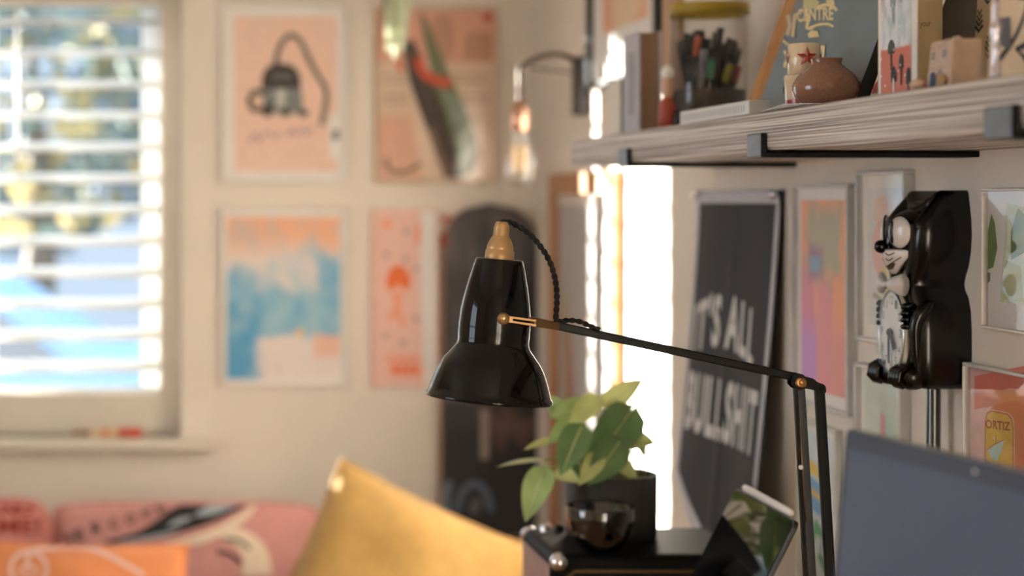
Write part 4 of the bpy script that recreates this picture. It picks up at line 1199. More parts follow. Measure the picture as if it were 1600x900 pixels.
def HF(s, t, d):
    return Vector((hx0 + 0.003 * t - d - 0.0003, hy1 - 0.002 - (hy1 - hy0 - 0.004) * s, Z0 + hh * t))
a = Art(HF, 0.0)
GWN, RDD, BLU = ink((96, 104, 116)), ink((150, 40, 40)), ink((28, 60, 96))
for s0, t0 in ((0.16, 0.60), (0.70, 0.62), (0.58, 0.20)):
    a.shape([(s0, t0), (s0 + 0.15, t0), (s0 + 0.15, t0 + 0.16), (s0, t0 + 0.16)], GWN)
    a.line([(s0 + 0.075, t0), (s0 + 0.075, t0 + 0.16)], 0.02, ink((200, 180, 160)))
    a.line([(s0, t0 + 0.08), (s0 + 0.15, t0 + 0.08)], 0.02, ink((200, 180, 160)))
a.shape([(0.22, 0.0), (0.44, 0.0), (0.44, 0.28), (0.38, 0.34), (0.28, 0.34), (0.22, 0.28)], BLU)
for s0, t0 in ((0.2, 0.84), (0.32, 0.84), (0.55, 0.86), (0.70, 0.87), (0.84, 0.87), (0.08, 0.38), (0.22, 0.40), (0.38, 0.40), (0.54, 0.40), (0.7, 0.40), (0.86, 0.41)):
    a.shape(circle(s0, t0, 0.025, 0.025, 8), RDD)
a.line([(0.06, 0.04), (0.08, 0.26)], 0.04, RDD)
a.build('painted_facade', ch)
b = MB(); b.ell((hx0 - 0.0015, hy0 + 0.009, Z0 + 0.004), (0.004, 0.007, 0.006), 14, 8); b.build('bush', mat('ochre_glaze', (150, 120, 80), 0.3), ch)
b = MB(); b.ell((0.6475, 1.587, SZ1 + 0.0045), (0.007, 0.010, 0.0050), 16, 10)
tag(b.build('pebble', mat('pale_stone', (196, 168, 142), 0.6)), 'small pale stone beside the ceramic house', 'stone')
# leaf-print card
lc = thing('fern_card', (0.74, 1.62, SZ1), 'tall cream card printed with rows of dark feathery leaves', 'card')
o, fn = panel('card_sheet', (0.742, 1.700, SZ1), (0.035, -0.115, 0), (0.012, 0.0, 0.175), 0.0008, mat('warm_cream_card', (214, 192, 160), 0.6), lc)
a = Art(fn, 0.0002)
NAVY = ink((36, 42, 54))
for r in range(7):
    for c in range(5):
        x = 0.08 + c * 0.2 + (0.1 if r % 2 else 0); y = 0.05 + r * 0.14
        if x > 0.95: continue
        for k in range(4):
            yy = y + k * 0.028; w = 0.05 - 0.008 * k
            a.shape([(x, yy), (x + w, yy + 0.035), (x + w * 0.6, yy + 0.045), (x, yy + 0.02), (x - w * 0.6, yy + 0.045), (x - w, yy + 0.035)], NAVY)
a.build('leaf_rows', lc)
# glass stopper bottle / ornament
gx = 0.650; gy = SH(1556, gx)
gl = thing('glass_ornament', (gx, gy, SZ1), 'slender silvery glass ornament with a beaded stem on the shelf', 'ornament')
b = MB(); b.lathe((gx, gy, SZ1), (0, 0, 1), [(0, 0), (0, 0.0048), (0.004, 0.0042), (0.020, 0.0030), (0.026, 0.0036), (0.030, 0.0026), (0.036, 0.0042), (0.041, 0.0044), (0.046, 0.0028), (0.049, 0.0036), (0.052, 0.0026), (0.055, 0.0034), (0.058, 0.0024), (0.060, 0.003), (0.062, 0.0)], 20)
b.build('stem_glass', mat('silvered_glass', (200, 196, 204), 0.12, metal=0.8, var=0), gl)
# card with bold black curve drawing
kc = thing('drawing_card', (0.70, 1.47, SZ1), 'cream card with a bold looping black line drawing beside the glass ornament', 'card')
o, fn = panel('card_sheet', (0.672, 1.508, SZ1), (0.010, -0.060, 0), (0.004, 0.0, 0.125), 0.0008, mat('warm_cream_card', (214, 192, 160)), kc)
a = Art(fn, 0.0002)
a.line(smoothline([(0.25, 0.15), (0.6, 0.3), (0.8, 0.5), (0.62, 0.72), (0.3, 0.62), (0.1, 0.5)], 6), 0.05, NAVY)
a.shape([(0.62, 0.52), (0.9, 0.5), (0.9, 0.66), (0.7, 0.66)], NAVY)
a.shape([(0.16, 0.26), (0.5, 0.2), (0.46, 0.42), (0.2, 0.42)], ink((92, 92, 96)))
a.line([(0.86, 0.12), (0.6, 0.2), (0.95, 0.24)], 0.05, NAVY)
a.shape([(0.6, 0.8), (0.9, 0.84), (0.9, 0.96), (0.66, 0.96)], NAVY)
a.build('line_drawing', kc)

# ================================================================== BANNER
bn = thing('pennant_banner', (XR, 2.765, -0.57), 'black felt pennant with a pale border lettered IT\'S ALL BULLSHIT', 'banner')
BY0, BY1, BZ0 = 2.966, 2.565, 0.0155
BFELT = mat('black_felt', (25, 31, 41), 0.9, var=0.12, scale=90, sheen=0.15, bump=0.2)
BEDGE = mat('pale_grey_felt', (196, 194, 200), 0.9, var=0.05)
BH, BPT = 0.455, 0.565
def ban(s, h, d=0.0):
    """s 0..1 from the far edge, h metres below the top"""
    wav = 0.004 * math.sin(7.0 * s + 0.5) + 0.0022 * math.exp(-((s - 0.47) / 0.03) ** 2)
    x = XR - 0.005 - 0.034 * (h / BH) ** 1.3 - wav * (0.3 + h / BH) - d
    return Vector((x, BY0 + (BY1 - BY0) * s, BZ0 - h))
def bottom(s): return BH + (BPT - BH) * (1 - abs(2 * s - 1))
n1, n2 = 40, 30
b = MB()
vs = [ban(i / n1, bottom(i / n1) * j / n2) for j in range(n2 + 1) for i in range(n1 + 1)]
fs = [(j * (n1 + 1) + i, j * (n1 + 1) + i + 1, (j + 1) * (n1 + 1) + i + 1, (j + 1) * (n1 + 1) + i) for j in range(n2) for i in range(n1)]
b.add(vs, fs, 0, True); o = b.build('felt', BFELT, bn); 
sm = o.modifiers.new('solid', 'SOLIDIFY'); sm.thickness = 0.002; sm.offset = -1
edge = [(0.0 + 0.022, 0.012)] + [(0.022, BH * k / 12) for k in range(1, 12)] + [(0.022, BH - 0.006)] + [(0.022 + (0.5 - 0.022) * k / 8, BH - 0.006 + (BPT - BH - 0.012) * k / 8) for k in range(1, 9)]
edge = edge + [(1 - s, h) for s, h in reversed(edge[:-1])]
edge += [(0.978 - 0.956 * k / 10, 0.010) for k in range(1, 10)]
vs2, fs2 = stroke_strip([(s * 0.4, h) for s, h in edge], 0.018, True)
b = MB(); b.add([ban(p / 0.4, q, 0.0015) for p, q in vs2], fs2, 0, True); b.build('border', BEDGE, bn)
a = Art(lambda s, h, d: ban(s, h, d), 0.001)
LET = mat('cream_felt_letters', (214, 212, 208), 0.9, var=0.04)
vs, fs = text2d("IT'S ALL", 1.0, 0.036, spacing=1.2)
vs = fit(vs, 0.08, 0.80, 0.250, 0.166)
a.faces([(s, h - 0.020 * (1 - ((s - 0.45) / 0.34) ** 2) + 0.008) for s, h in vs], fs, LET)
vs, fs = text2d('BULLSHIT', 1.0, 0.036, spacing=1.16)
vs = fit(vs, 0.075, 0.91, 0.378, 0.284)
a.faces(vs, fs, LET)
a.build('letters', bn)
for s in (0.02, 0.975):
    p = ban(s, 0.006)
    b = MB(); b.lathe((XR, p.y, p.z), (-1, 0, 0), [(0, 0.002), (0.008, 0.002), (0.009, 0.006), (0.014, 0.008), (0.018, 0.0065), (0.020, 0)], 16); b.build('push_pin', CHROME, bn)

# ================================================================== CAT CLOCK
ck = thing('cat_clock', (XR, 2.022, -0.206), 'glossy black cat-shaped wall clock with a white bow tie and oval dial', 'clock')
CY, CZB, CZT = 2.022, -0.204, 0.0115
CB = mat('glossy_black_plastic', (6, 6, 6), 0.2, var=0.0, spec=0.4)
def ck_pt(u, z, d):      # u: metres, + towards the near side
    return Vector((XR - d, CY - u, z))
sil = [(-0.003, 0.0), (0.036, 0.001), (0.044, 0.004), (0.048, 0.012), (0.0495, 0.04), (0.049, 0.065), (0.047, 0.086), (0.041, 0.100), (0.033, 0.108), (0.031, 0.114), (0.034, 0.122), (0.042, 0.134), (0.0475, 0.150), (0.0495, 0.168), (0.048, 0.186), (0.0445, 0.200), (0.0415, 0.2125), (0.038, 0.2155), (0.032, 0.2145), (0.020, 0.205), (0.008, 0.2015), (0.0, 0.201)]
outl = [(u, CZB + h) for u, h in sil[1:]] + [(-u, CZB + h) for u, h in reversed(sil[1:-1])]
cen = []
for u, z in outl:
    h = z - CZB
    cen.append((0.0, CZB + (0.055 if h < 0.114 else 0.160)))
b = MB()
lay = [(0.0, 1.0), (0.002, 1.0), (0.040, 1.0), (0.044, 0.998), (0.047, 0.985), (0.052, 0.95), (0.056, 0.88), (0.059, 0.72), (0.060, 0.45)]
n = len(outl); vs, fs = [], []
for d, sc in lay:
    for (u, z), c in zip(outl, cen):
        h = z - CZB
        dd = d
        if h > 0.190: dd = d * (1 - 0.35 * min(1, (h - 0.190) / 0.022))   # ears and brow fall back
        zc = c[1] if not (0.100 < h < 0.130) else CZB + 0.114
        vs.append(ck_pt(u * sc, zc + (z - zc) * sc, dd))
for k in range(len(lay) - 1):
    for i in range(n): fs.append((k * n + i, k * n + (i + 1) % n, (k + 1) * n + (i + 1) % n, (k + 1) * n + i))
fs.append(tuple(range(n - 1, -1, -1))); fs.append(tuple((len(lay) - 1) * n + i for i in range(n)))
b.add(vs, fs, 0, True)
o = b.build('case', CB, ck); o.data.polygons[-1].use_smooth = False
EYEW = mat('eye_white', (206, 198, 190), 0.25, coat=0.5, var=0)
hz = CZB + 0.160
b = MB(); b.ell(ck_pt(0, hz + 0.002, 0.040), (0.031, 0.040, 0.034), 28, 18); hd = b.build('head', CB, ck)
b = MB(); b.ell(ck_pt(0, CZB + 0.057, 0.046), (0.020, 0.041, 0.054), 28, 18); b.build('belly', CB, ck)
for s in (-1, 1):
    th = s * R(30)
    Mx = Matrix.Rotation(th, 3, 'Z')
    c = ck_pt(s * 0.0195, hz + 0.010, 0.0645)
    b = MB(); b.ell(c, (0.0065, 0.0148, 0.0175), 20, 12, M=Mx); ey = b.build('eye', EYEW, ck)
    nd = Mx @ Vector((-1, 0, 0))
    sdv = Mx @ Vector((0, 1, 0))
    b = MB(); b.ell(c + nd * 0.0045 + sdv * 0.007, (0.0024, 0.0032, 0.0125), 14, 10, M=Mx); b.build('pupil', BLACK, ey)
    b = MB()
    ring = [c + sdv * (0.0150 * math.cos(R(k * 15))) + Vector((0, 0, 0.0178 * math.sin(R(k * 15)))) + nd * 0.0005 for k in range(25)]
    b.tube(ring, 0.0012, 6, caps=False); b.build('eye_rim', CB, ey)
b = MB(); b.ell(ck_pt(0, hz - 0.006, 0.078), (0.0075, 0.0065, 0.0075), 18, 12); b.build('nose', BLACK, ck)
# white muzzle: shield that wraps the lower face
def muz(s, t, d):        # s -1..1, t 0 top .. -1 bottom
    w = 0.031 * (1 - 0.75 * abs(t) ** 1.4)
    u = s * w
    depth = 0.0765 - 0.021 * (abs(u) / 0.031) ** 1.7 - 0.010 * t * t
    return ck_pt(u, hz - 0.009 + t * 0.027, depth + d)
vs = [muz(-1 + 2 * i / 14, -j / 10, 0) for j in range(11) for i in range(15)]
fs = [(j * 15 + i, j * 15 + i + 1, (j + 1) * 15 + i + 1, (j + 1) * 15 + i) for j in range(10) for i in range(14)]
b = MB(); b.add(vs, fs, 0, True); mz = b.build('muzzle', EYEW, ck)
sm = mz.modifiers.new('solid', 'SOLIDIFY'); sm.thickness = 0.012; sm.offset = -1
a = Art(muz, 0.0004)
MK = mat('face_marks', (30, 26, 24), 0.4)
a.faces([(-0.12, -0.70), (0.10, -0.84), (0.62, -0.78), (0.72, -0.56), (0.5, -0.52), (0.2, -0.64)], [(0, 1, 5), (1, 2, 5), (2, 4, 5), (2, 3, 4)], mat('mouth_dark', (64, 48, 30), 0.3))
a.line(smoothline([(-0.6, -0.42), (-0.3, -0.66), (0.2, -0.7), (0.6, -0.5), (0.82, -0.3)], 4), 0.05, MK)
for sx in (-0.55, 0.35):
    for ty in (-0.16, -0.38):
        a.line(smoothline([(sx - 0.14, ty + 0.02), (sx + 0.02, ty - 0.07), (sx + 0.22, ty + 0.04)], 4), 0.05, MK)
a.build('mouth_marks', mz)
# bow tie
BT = mat('bow_tie_grey', (196, 190, 186), 0.3, coat=0.3, var=0)
bt_z = CZB + 0.1130
bt = MB(); bt.ell(ck_pt(0, bt_z, 0.0745), (0.004, 0.0045, 0.0045), 14, 10); bto = bt.build('bow_tie', BT, ck)
for s in (-1, 1):
    b = MB()
    rows = []
    for k in range(6):
        q = k / 5
        rows.append((s * (0.003 + 0.027 * q), 0.0034 + 0.0090 * q ** 0.8, 0.0745 - 0.007 * q * q))
    vs, fs = [], []
    for u, hh_, d in rows:
        for k in range(10):
            an = 2 * math.pi * k / 10
            vs.append(ck_pt(u, bt_z + hh_ * math.sin(an), d - 0.002 + 0.0045 * math.cos(an) * (0.5 + abs(u) / 0.03)))
    for i in range(5):
        for k in range(10): fs.append((i * 10 + k, i * 10 + (k + 1) % 10, (i + 1) * 10 + (k + 1) % 10, (i + 1) * 10 + k))
    fs.append(tuple(50 + k for k in range(10)))
    b.add(vs, fs, 0, True); b.build('bow_loop', BT, bto)
b = MB(); b.box(ck_pt(0.006, bt_z - 0.004, 0.066), ck_pt(-0.006, bt_z + 0.004, 0.045)); b.build('neck_post', CB, ck)
# dial
dz = CZB + 0.060
def dial(u, h, d=0.0): return ck_pt(u, dz + h, 0.0660 + d)
def ovalpts(ru, rh, n=40): return [(ru * math.cos(2 * math.pi * i / n), rh * math.sin(2 * math.pi * i / n)) for i in range(n)]
b = MB(); b.prism([dial(u, h) for u, h in ovalpts(0.033, 0.0445)], [dial(u, h, -0.018) for u, h in ovalpts(0.033, 0.0445)]); dl = b.build('dial', mat('dial_white', (224, 220, 212), 0.5, var=0.03), ck)
b = MB(); b.tube([dial(u, h, 0.0006) for u, h in ovalpts(0.0336, 0.0452)] + [dial(0.0336, 0, 0.0006)], 0.0014, 6, caps=False); b.build('dial_rim', mat('silver_rim', (190, 196, 200), 0.2, metal=0.8, var=0), dl)
a = Art(dial, 0.0006)
DG = mat('dial_numerals', (120, 128, 136), 0.5)
for k in range(12):
    an = math.pi / 2 - 2 * math.pi * k / 12
    vs, fs = text2d(str(k if k else 12), 1.0, 0.0)
    cx_, cy_ = 0.0255 * math.cos(an), 0.0355 * math.sin(an)
    w = 0.0032 if len(str(k if k else 12)) == 1 else 0.005
    vs = fit(vs, cx_ - w, cx_ + w, cy_ - 0.0045, cy_ + 0.0045)
    a.faces(vs, fs, DG)
a.build('numerals', dl)
HND = mat('dark_brass_hand', (44, 34, 26), 0.5)
b = MB(); b.bar(dial(0, 0.004, 0.004), dial(0.001, -0.034, 0.004), (0, 1, 0), 0.0042, 0.001); b.build('minute_hand', HND, dl)
b = MB(); b.bar(dial(0, 0.004, 0.003), dial(0.012, -0.018, 0.003), (0, 1, 0), 0.0058, 0.001); b.build('hour_hand', HND, dl)
b = MB(); b.lathe(dial(0, 0.0, 0), (-1, 0, 0), [(0, 0.003), (0.0055, 0.003), (0.006, 0)], 14); b.build('hand_boss', HND, dl)
b = MB(); b.add([dial(u, h, 0.0065) for u, h in ovalpts(0.033, 0.0445)], [tuple(range(40))]); b.build('dial_glass', thin_glass('dial_cover', gain=0.5, rough=0.02), dl)
for s in (-1, 1):
    b = MB()
    b.tube(smoothline([ck_pt(s * 0.040, CZB + 0.094, 0.040), ck_pt(s * 0.041, CZB + 0.075, 0.056), ck_pt(s * 0.0395, CZB + 0.040, 0.056), ck_pt(s * 0.036, CZB + 0.020, 0.052)], 5), [0.006, 0.007, 0.008, 0.0085, 0.008, 0.0075, 0.007, 0.0065, 0.006, 0.006, 0.006, 0.006, 0.006, 0.006, 0.006, 0.006], 10)
    am = b.build('arm', CB, ck)
    for k in range(4):
        p = ck_pt(s * (0.0375), CZB + 0.091 - k * 0.0072, 0.058 + 0.002 * math.sin(k))
        q = ck_pt(s * (0.0325), CZB + 0.0895 - k * 0.0072, 0.0685)
        f = MB(); f.tube([p, (p + q) / 2 + Vector((-0.003, 0, 0)), q], [0.0034, 0.0036, 0.0026], 8); f.build('finger', CB, am)
    b = MB(); b.ell(ck_pt(s * 0.030, CZB + 0.014, 0.056), (0.018, 0.0155, 0.0145), 18, 12); ft = b.build('foot', CB, ck)
    for k in range(4):
        u = s * 0.030 + (k - 1.5) * 0.0068
        f = MB(); f.tube([ck_pt(u, CZB + 0.026, 0.064), ck_pt(u, CZB + 0.020, 0.0735), ck_pt(u, CZB + 0.010, 0.0755), ck_pt(u, CZB + 0.003, 0.069)], [0.003, 0.0036, 0.0036, 0.003], 8); f.build('toe', CB, ft)
TAIL = mat('dark_olive_plastic', (38, 36, 28), 0.2, coat=0.6, var=0)
tl = [ck_pt(-0.002, CZB + 0.004, 0.020), ck_pt(-0.001, CZB - 0.010, 0.020), ck_pt(0.001, CZB - 0.050, 0.021), ck_pt(0.003, CZB - 0.090, 0.022), ck_pt(0.010, CZB - 0.118, 0.022), ck_pt(0.022, CZB - 0.128, 0.022), ck_pt(0.033, CZB - 0.118, 0.022)]
b = MB(); b.tube(smoothline(tl, 4), 0.0075, 12); b.build('tail', TAIL, ck)

# ================================================================== DESK
DT = -0.64
ds = thing('desk', (0.54, 1.7, ZF), 'long wooden desk standing along the picture wall', 'desk')
DW = wood('desk_oak', (146, 108, 70), (188, 150, 108), 0.4, 3, (6, 0.6, 6), 0.15)
b = MB(); b.box((0.20, 0.75, DT - 0.03), (0.856, 2.66, DT)); b.build('desk_top', DW, ds, bevel=0.004)
for lx in (0.235, 0.82):
    for ly in (0.80, 2.61):
        b = MB(); b.box((lx - 0.022, ly - 0.022, ZF), (lx + 0.022, ly + 0.022, DT - 0.03)); b.build('leg', BLACKM, ds, bevel=0.002)
for lx in (0.235, 0.82):
    b = MB(); b.box((lx - 0.01, 0.822, DT - 0.09), (lx + 0.01, 2.588, DT - 0.03)); b.build('rail', BLACKM, ds)

# ---- small amplifier
am = thing('practice_amp', (0.61, 2.425, DT), 'small black amplifier with metal corners carrying the potted plant', 'amplifier')
ax0, ax1, ay0, ay1, az1 = 0.487, 0.745, 2.320, 2.530, -0.447
VIN = mat('black_vinyl', (14, 13, 12), 0.55, spec=0.12, var=0.1, scale=400, bump=0.15)
b = MB(); b.box((ax0, ay0 + 0.006, DT + 0.008), (ax1, ay1, az1)); b.build('cabinet', VIN, am, bevel=0.012, seg=4)
b = MB(); b.box((ax0 + 0.022, ay0 + 0.001, DT + 0.03), (ax1 - 0.022, ay0 + 0.008, az1 - 0.024)); b.build('grille_cloth', mat('black_grille_cloth', (16, 16, 15), 0.85, var=0.5, scale=700), am, bevel=0.004)
gp = [(ax0 + 0.018, az1 - 0.030), (ax0 + 0.028, az1 - 0.020), (ax1 - 0.028, az1 - 0.020), (ax1 - 0.018, az1 - 0.030), (ax1 - 0.018, DT + 0.034), (ax1 - 0.028, DT + 0.024), (ax0 + 0.028, DT + 0.024), (ax0 + 0.018, DT + 0.034), (ax0 + 0.018, az1 - 0.030)]
b = MB(); b.tube([(x, ay0 + 0.004, z) for x, z in gp], 0.0022, 6, caps=False); b.build('piping', mat('dull_gold_piping', (104, 82, 48), 0.4, metal=0.5), am)
SIDE = mat('brushed_side_plate', (168, 158, 164), 0.35, metal=0.6, var=0.1)
b = MB(); b.box((ax0 - 0.0015, ay0 + 0.025, DT + 0.02), (ax0 + 0.001, ay1 - 0.02, az1 - 0.016)); b.build('side_plate', SIDE, am, bevel=0.0005)
for yy in (ay0 + 0.006, ay1 - 0.004):
    b = MB(); b.ell((ax0 + 0.010, yy + (0.006 if yy < 2.4 else -0.006), az1 - 0.010), (0.0125, 0.0125, 0.0125), 16, 10); b.build('metal_corner', CHROME, am)
for k in range(3):
    b = MB(); b.lathe((ax0 + 0.025 + 0.020 * k, ay1 - 0.035, az1 - 0.001), (0, 0, 1), [(0, 0.007), (0.008, 0.006), (0.010, 0.005), (0.010, 0)], 16); b.build('knob', CHROME if k != 1 else BLACKM, am)
for fx in (ax0 + 0.03, ax1 - 0.03):
    for fy in (ay0 + 0.03, ay1 - 0.03):
        b = MB(); b.lathe((fx, fy, DT), (0, 0, 1), [(0, 0), (0, 0.010), (0.010, 0.011), (0.010, 0)], 14); b.build('rubber_foot', TYRE, am)

# ---- potted pothos and glossy bowl
px_, py_, pr_ = AT(955, 0, 2.46).x, 2.46, 0.0605
pp_ = thing('potted_pothos', (px_, py_, az1), 'leafy green pothos in a matte charcoal pot on the amplifier', 'plant')
b = MB(); b.lathe((px_, py_, az1), (0, 0, 1), [(0, 0), (0, pr_ - 0.003), (0.003, pr_ - 0.001), (0.084, pr_), (0.085, pr_ - 0.001), (0.085, pr_ - 0.004), (0.070, pr_ - 0.005), (0.070, 0)], 40); b.build('pot', mat('matte_charcoal_glaze', (40, 38, 37), 0.6, var=0.1), pp_)
b = MB(); b.lathe((px_, py_, az1 + 0.066), (0, 0, 1), [(0, 0), (0, pr_ - 0.005), (0.005, pr_ - 0.006), (0.007, 0)], 24); b.build('soil', mat('soil', (50, 38, 28), 0.95, var=0.4, scale=200, bump=0.8), pp_)
LV = [  # base px, tip px, depth base, depth tip, width px, material, normal
    ((948, 634), (1003, 592), 2.44, 2.42, 34, LEAFY, (-0.2, -1, 0.5)),
    ((918, 636), (862, 648), 2.45, 2.42, 36, LEAFG, (-0.2, -1, 0.7)),
    ((934, 622), (888, 668), 2.43, 2.41, 34, LEAFY, (-0.4, -1, 0.5)),
    ((986, 642), (918, 738), 2.42, 2.38, 62, LEAFD, (0.0, -1, 0.35)),
    ((968, 690), (922, 756), 2.40, 2.37, 50, LEAFD, (0.2, -1, 0.3)),
    ((962, 684), (1024, 690), 2.45, 2.43, 38, LEAFY, (0.1, -1, 0.5)),
    ((982, 662), (1010, 712), 2.46, 2.44, 26, LEAFG, (0.3, -1, 0.4)),
    ((908, 668), (876, 740), 2.40, 2.37, 44, LEAFD, (-0.3, -1, 0.3)),
    ((902, 652), (858, 690), 2.44, 2.41, 30, LEAFG, (-0.3, -1, 0.6)),
    ((866, 688), (820, 698), 2.44, 2.41, 16, LEAFY, (-0.1, -0.6, 1)),
    ((850, 719), (777, 722), 2.42, 2.39, 14, LEAFP, (0.0, -0.3, 1)),
    ((851, 734), (820, 812), 2.42, 2.39, 42, LEAFG, (-0.5, -1, 0.2)),
    ((936, 712), (906, 756), 2.39, 2.36, 28, LEAFY, (-0.1, -1, 0.3)),
    ((966, 720), (996, 752), 2.43, 2.41, 26, LEAFY, (0.2, -1, 0.4)),
    ((894, 690), (912, 748), 2.41, 2.38, 36, LEAFD, (-0.2, -1, 0.3)),
    ((880, 650), (858, 618), 2.46, 2.46, 30, LEAFG, (-0.2, -1, 0.5)),
    ((872, 736), (905, 752), 2.41, 2.38, 24, LEAFY, (-0.2, -1, 0.5)),
]
crown = Vector((px_ - 0.005, py_, az1 + 0.07))
rnd = random.Random(5)
for (b0, t0, d0, d1, w, m_, nr) in LV:
    A_, B_ = AT(*b0, d0), AT(*t0, d1)
    b = MB(); leaf_mesh(b, A_, B_, w * d0 / F * 1.12, nr, 0.30, 0.10); lf = b.build('leaf', m_, pp_)
    b = MB()
    t_ = (B_ - A_).normalized(); nv = Vector(nr); nv = (nv - t_ * nv.dot(t_)).normalized()
    mid = [A_ + t_ * (A_ - B_).length * q + nv * (-0.10 * (A_ - B_).length * q * q + 0.0007) for q in (0, 0.3, 0.6, 0.9)]
    b.tube(mid, [0.0011, 0.0009, 0.0007, 0.0004], 5); b.build('midrib', mat('pale_midrib', (206, 214, 150), 0.5), lf)
    b = MB()
    st = crown + Vector((rnd.uniform(-0.03, 0.03), rnd.uniform(-0.02, 0.02), 0))
    b.tube(smoothline([st, st * 0.5 + A_ * 0.5 + Vector((0, 0, 0.02)), A_], 5), 0.0016, 6); b.build('stem', STEM, pp_)
for sx_, h_ in ((985, 742), (1000, 728), (1006, 735), (968, 745)):
    b = MB(); q = AT(sx_, 762, 2.45); b.tube([(q.x, 2.45, az1 + 0.068), AT(sx_ + 3, h_ - 40, 2.45)], 0.0014, 6); b.build('stem', STEM, pp_)
bwx = AT(938, 0, 2.352).x
b = MB(); b.lathe((bwx, 2.352, az1), (0, 0, 1), [(0, 0), (0, 0.018), (0.003, 0.022), (0.010, 0.031), (0.022, 0.0385), (0.038, 0.0425), (0.056, 0.0435), (0.058, 0.0425), (0.056, 0.0405), (0.03, 0.037), (0.012, 0.028), (0.008, 0)], 44)
tag(b.build('bowl', mat('glossy_black_glaze', (8, 8, 8), 0.08, coat=1.0, var=0)), 'glossy black rounded bowl in front of the charcoal plant pot', 'bowl')

# ================================================================== DESK LAMP
LY = 1.80
def L(px, py, dy=0.0): return AT(px, py, LY) + Vector((0, dy, 0))
K = LY / F
bx_l = thing('desk_lamp', (L(1306, 0).x, LY, DT), 'glossy black spring-arm desk lamp with a brass cap and bell shade', 'lamp')
axis = (L(783, 362) - L(763, 624)).normalized()
base = L(763.5, 622.5)
prof = [(0, 92), (-2, 96), (-1, 98), (2, 98.4), (5, 97), (7, 95), (14, 93), (24, 90), (34, 86.5), (44, 82.5), (54, 77.5), (62, 72), (70, 65.5), (77, 60), (82, 57), (86, 55.4), (90, 54.8), (100, 55.2), (115, 55.2), (135, 54), (155, 51), (175, 47), (195, 42.3), (210, 38.5), (216, 36.8), (218, 35.5), (218.5, 33), (218.5, 0)]
b = MB(); b.lathe(base, axis, [(s * K, r * K) for s, r in prof], 72)
sh = b.build('shade', BLACK, bx_l)
inn = [(0, 92), (3, 92), (14, 90), (34, 84), (54, 75), (70, 63), (82, 55), (100, 53), (135, 51.5), (175, 44), (205, 37), (212, 0)]
b = MB(); b.lathe(base, axis, [(s * K, r * K) for s, r in inn], 48); b.build('shade_lining', mat('white_lining', (226, 222, 214), 0.4), sh)
b = MB(); b.lathe(base, axis, [(40 * K, 0.0), (42 * K, 10 * K), (55 * K, 28 * K), (75 * K, 30 * K), (100 * K, 22 * K), (130 * K, 14 * K), (205 * K, 14 * K)], 24); b.build('bulb', mat('frosted_bulb', (230, 228, 222), 0.4), sh)
CAPM = mat('brass_cap', (176, 142, 96), 0.42, metal=0.4, var=0.05, scale=60)
cap = [(217, 22), (219, 22.5), (231, 22.3), (232.5, 20.6), (234.5, 20.4), (236, 20.6), (238, 20.2), (243, 18.8), (250, 15.5), (254, 12.5), (256, 12), (266, 12), (272, 11), (276, 9.2), (277, 7), (277, 0)]
b = MB(); b.lathe(base, axis, [(s * K, r * K) for s, r in cap], 40); b.build('cap', CAPM, bx_l)
# twisted flex
path = smoothline([L(783.5, 352), L(785, 348), L(791, 346.5), L(803, 350), L(820, 360), L(836, 375), L(852, 396), L(863, 419), L(869, 447), L(870, 472), L(868.5, 496), L(869, 503)], 8)
path = [Vector(p) for p in path]
path2 = [Vector(p) for p in smoothline([L(869, 503), L(876, 502), L(888, 500, -0.004), L(904, 502, -0.005), L(918, 508, -0.006), L(934, 515, -0.006)], 8)]
def twist(path, r_off, r, pitch_, name):
    ln = [0]
    for i in range(1, len(path)): ln.append(ln[-1] + (path[i] - path[i - 1]).length)
    # resample finely
    N = int(ln[-1] / 0.0012); pts = []
    j = 0
    for k in range(N + 1):
        s = ln[-1] * k / N
        while j < len(ln) - 2 and ln[j + 1] < s: j += 1
        f_ = (s - ln[j]) / max(1e-9, ln[j + 1] - ln[j])
        pts.append(path[j].lerp(path[j + 1], f_))
    for ph in (0, math.pi):
        out = []
        for k, p in enumerate(pts):
            t = (pts[min(k + 1, N)] - pts[max(k - 1, 0)]).normalized()
            u = Vector((0, 1, 0)); u = (u - t * u.dot(t)).normalized(); w = t.cross(u)
            an = 2 * math.pi * (ln[-1] * k / N) / pitch_ + ph
            out.append(p + (u * math.cos(an) + w * math.sin(an)) * r_off)
        b = MB(); b.tube(out, r, 7); b.build(name, mat('black_braided_flex', (22, 22, 22), 0.75, var=0.2, scale=900), bx_l)
twist(path, 0.0014, 0.00165, 0.013, 'flex_strand')
twist(path2, 0.0013, 0.0015, 0.013, 'flex_strand')
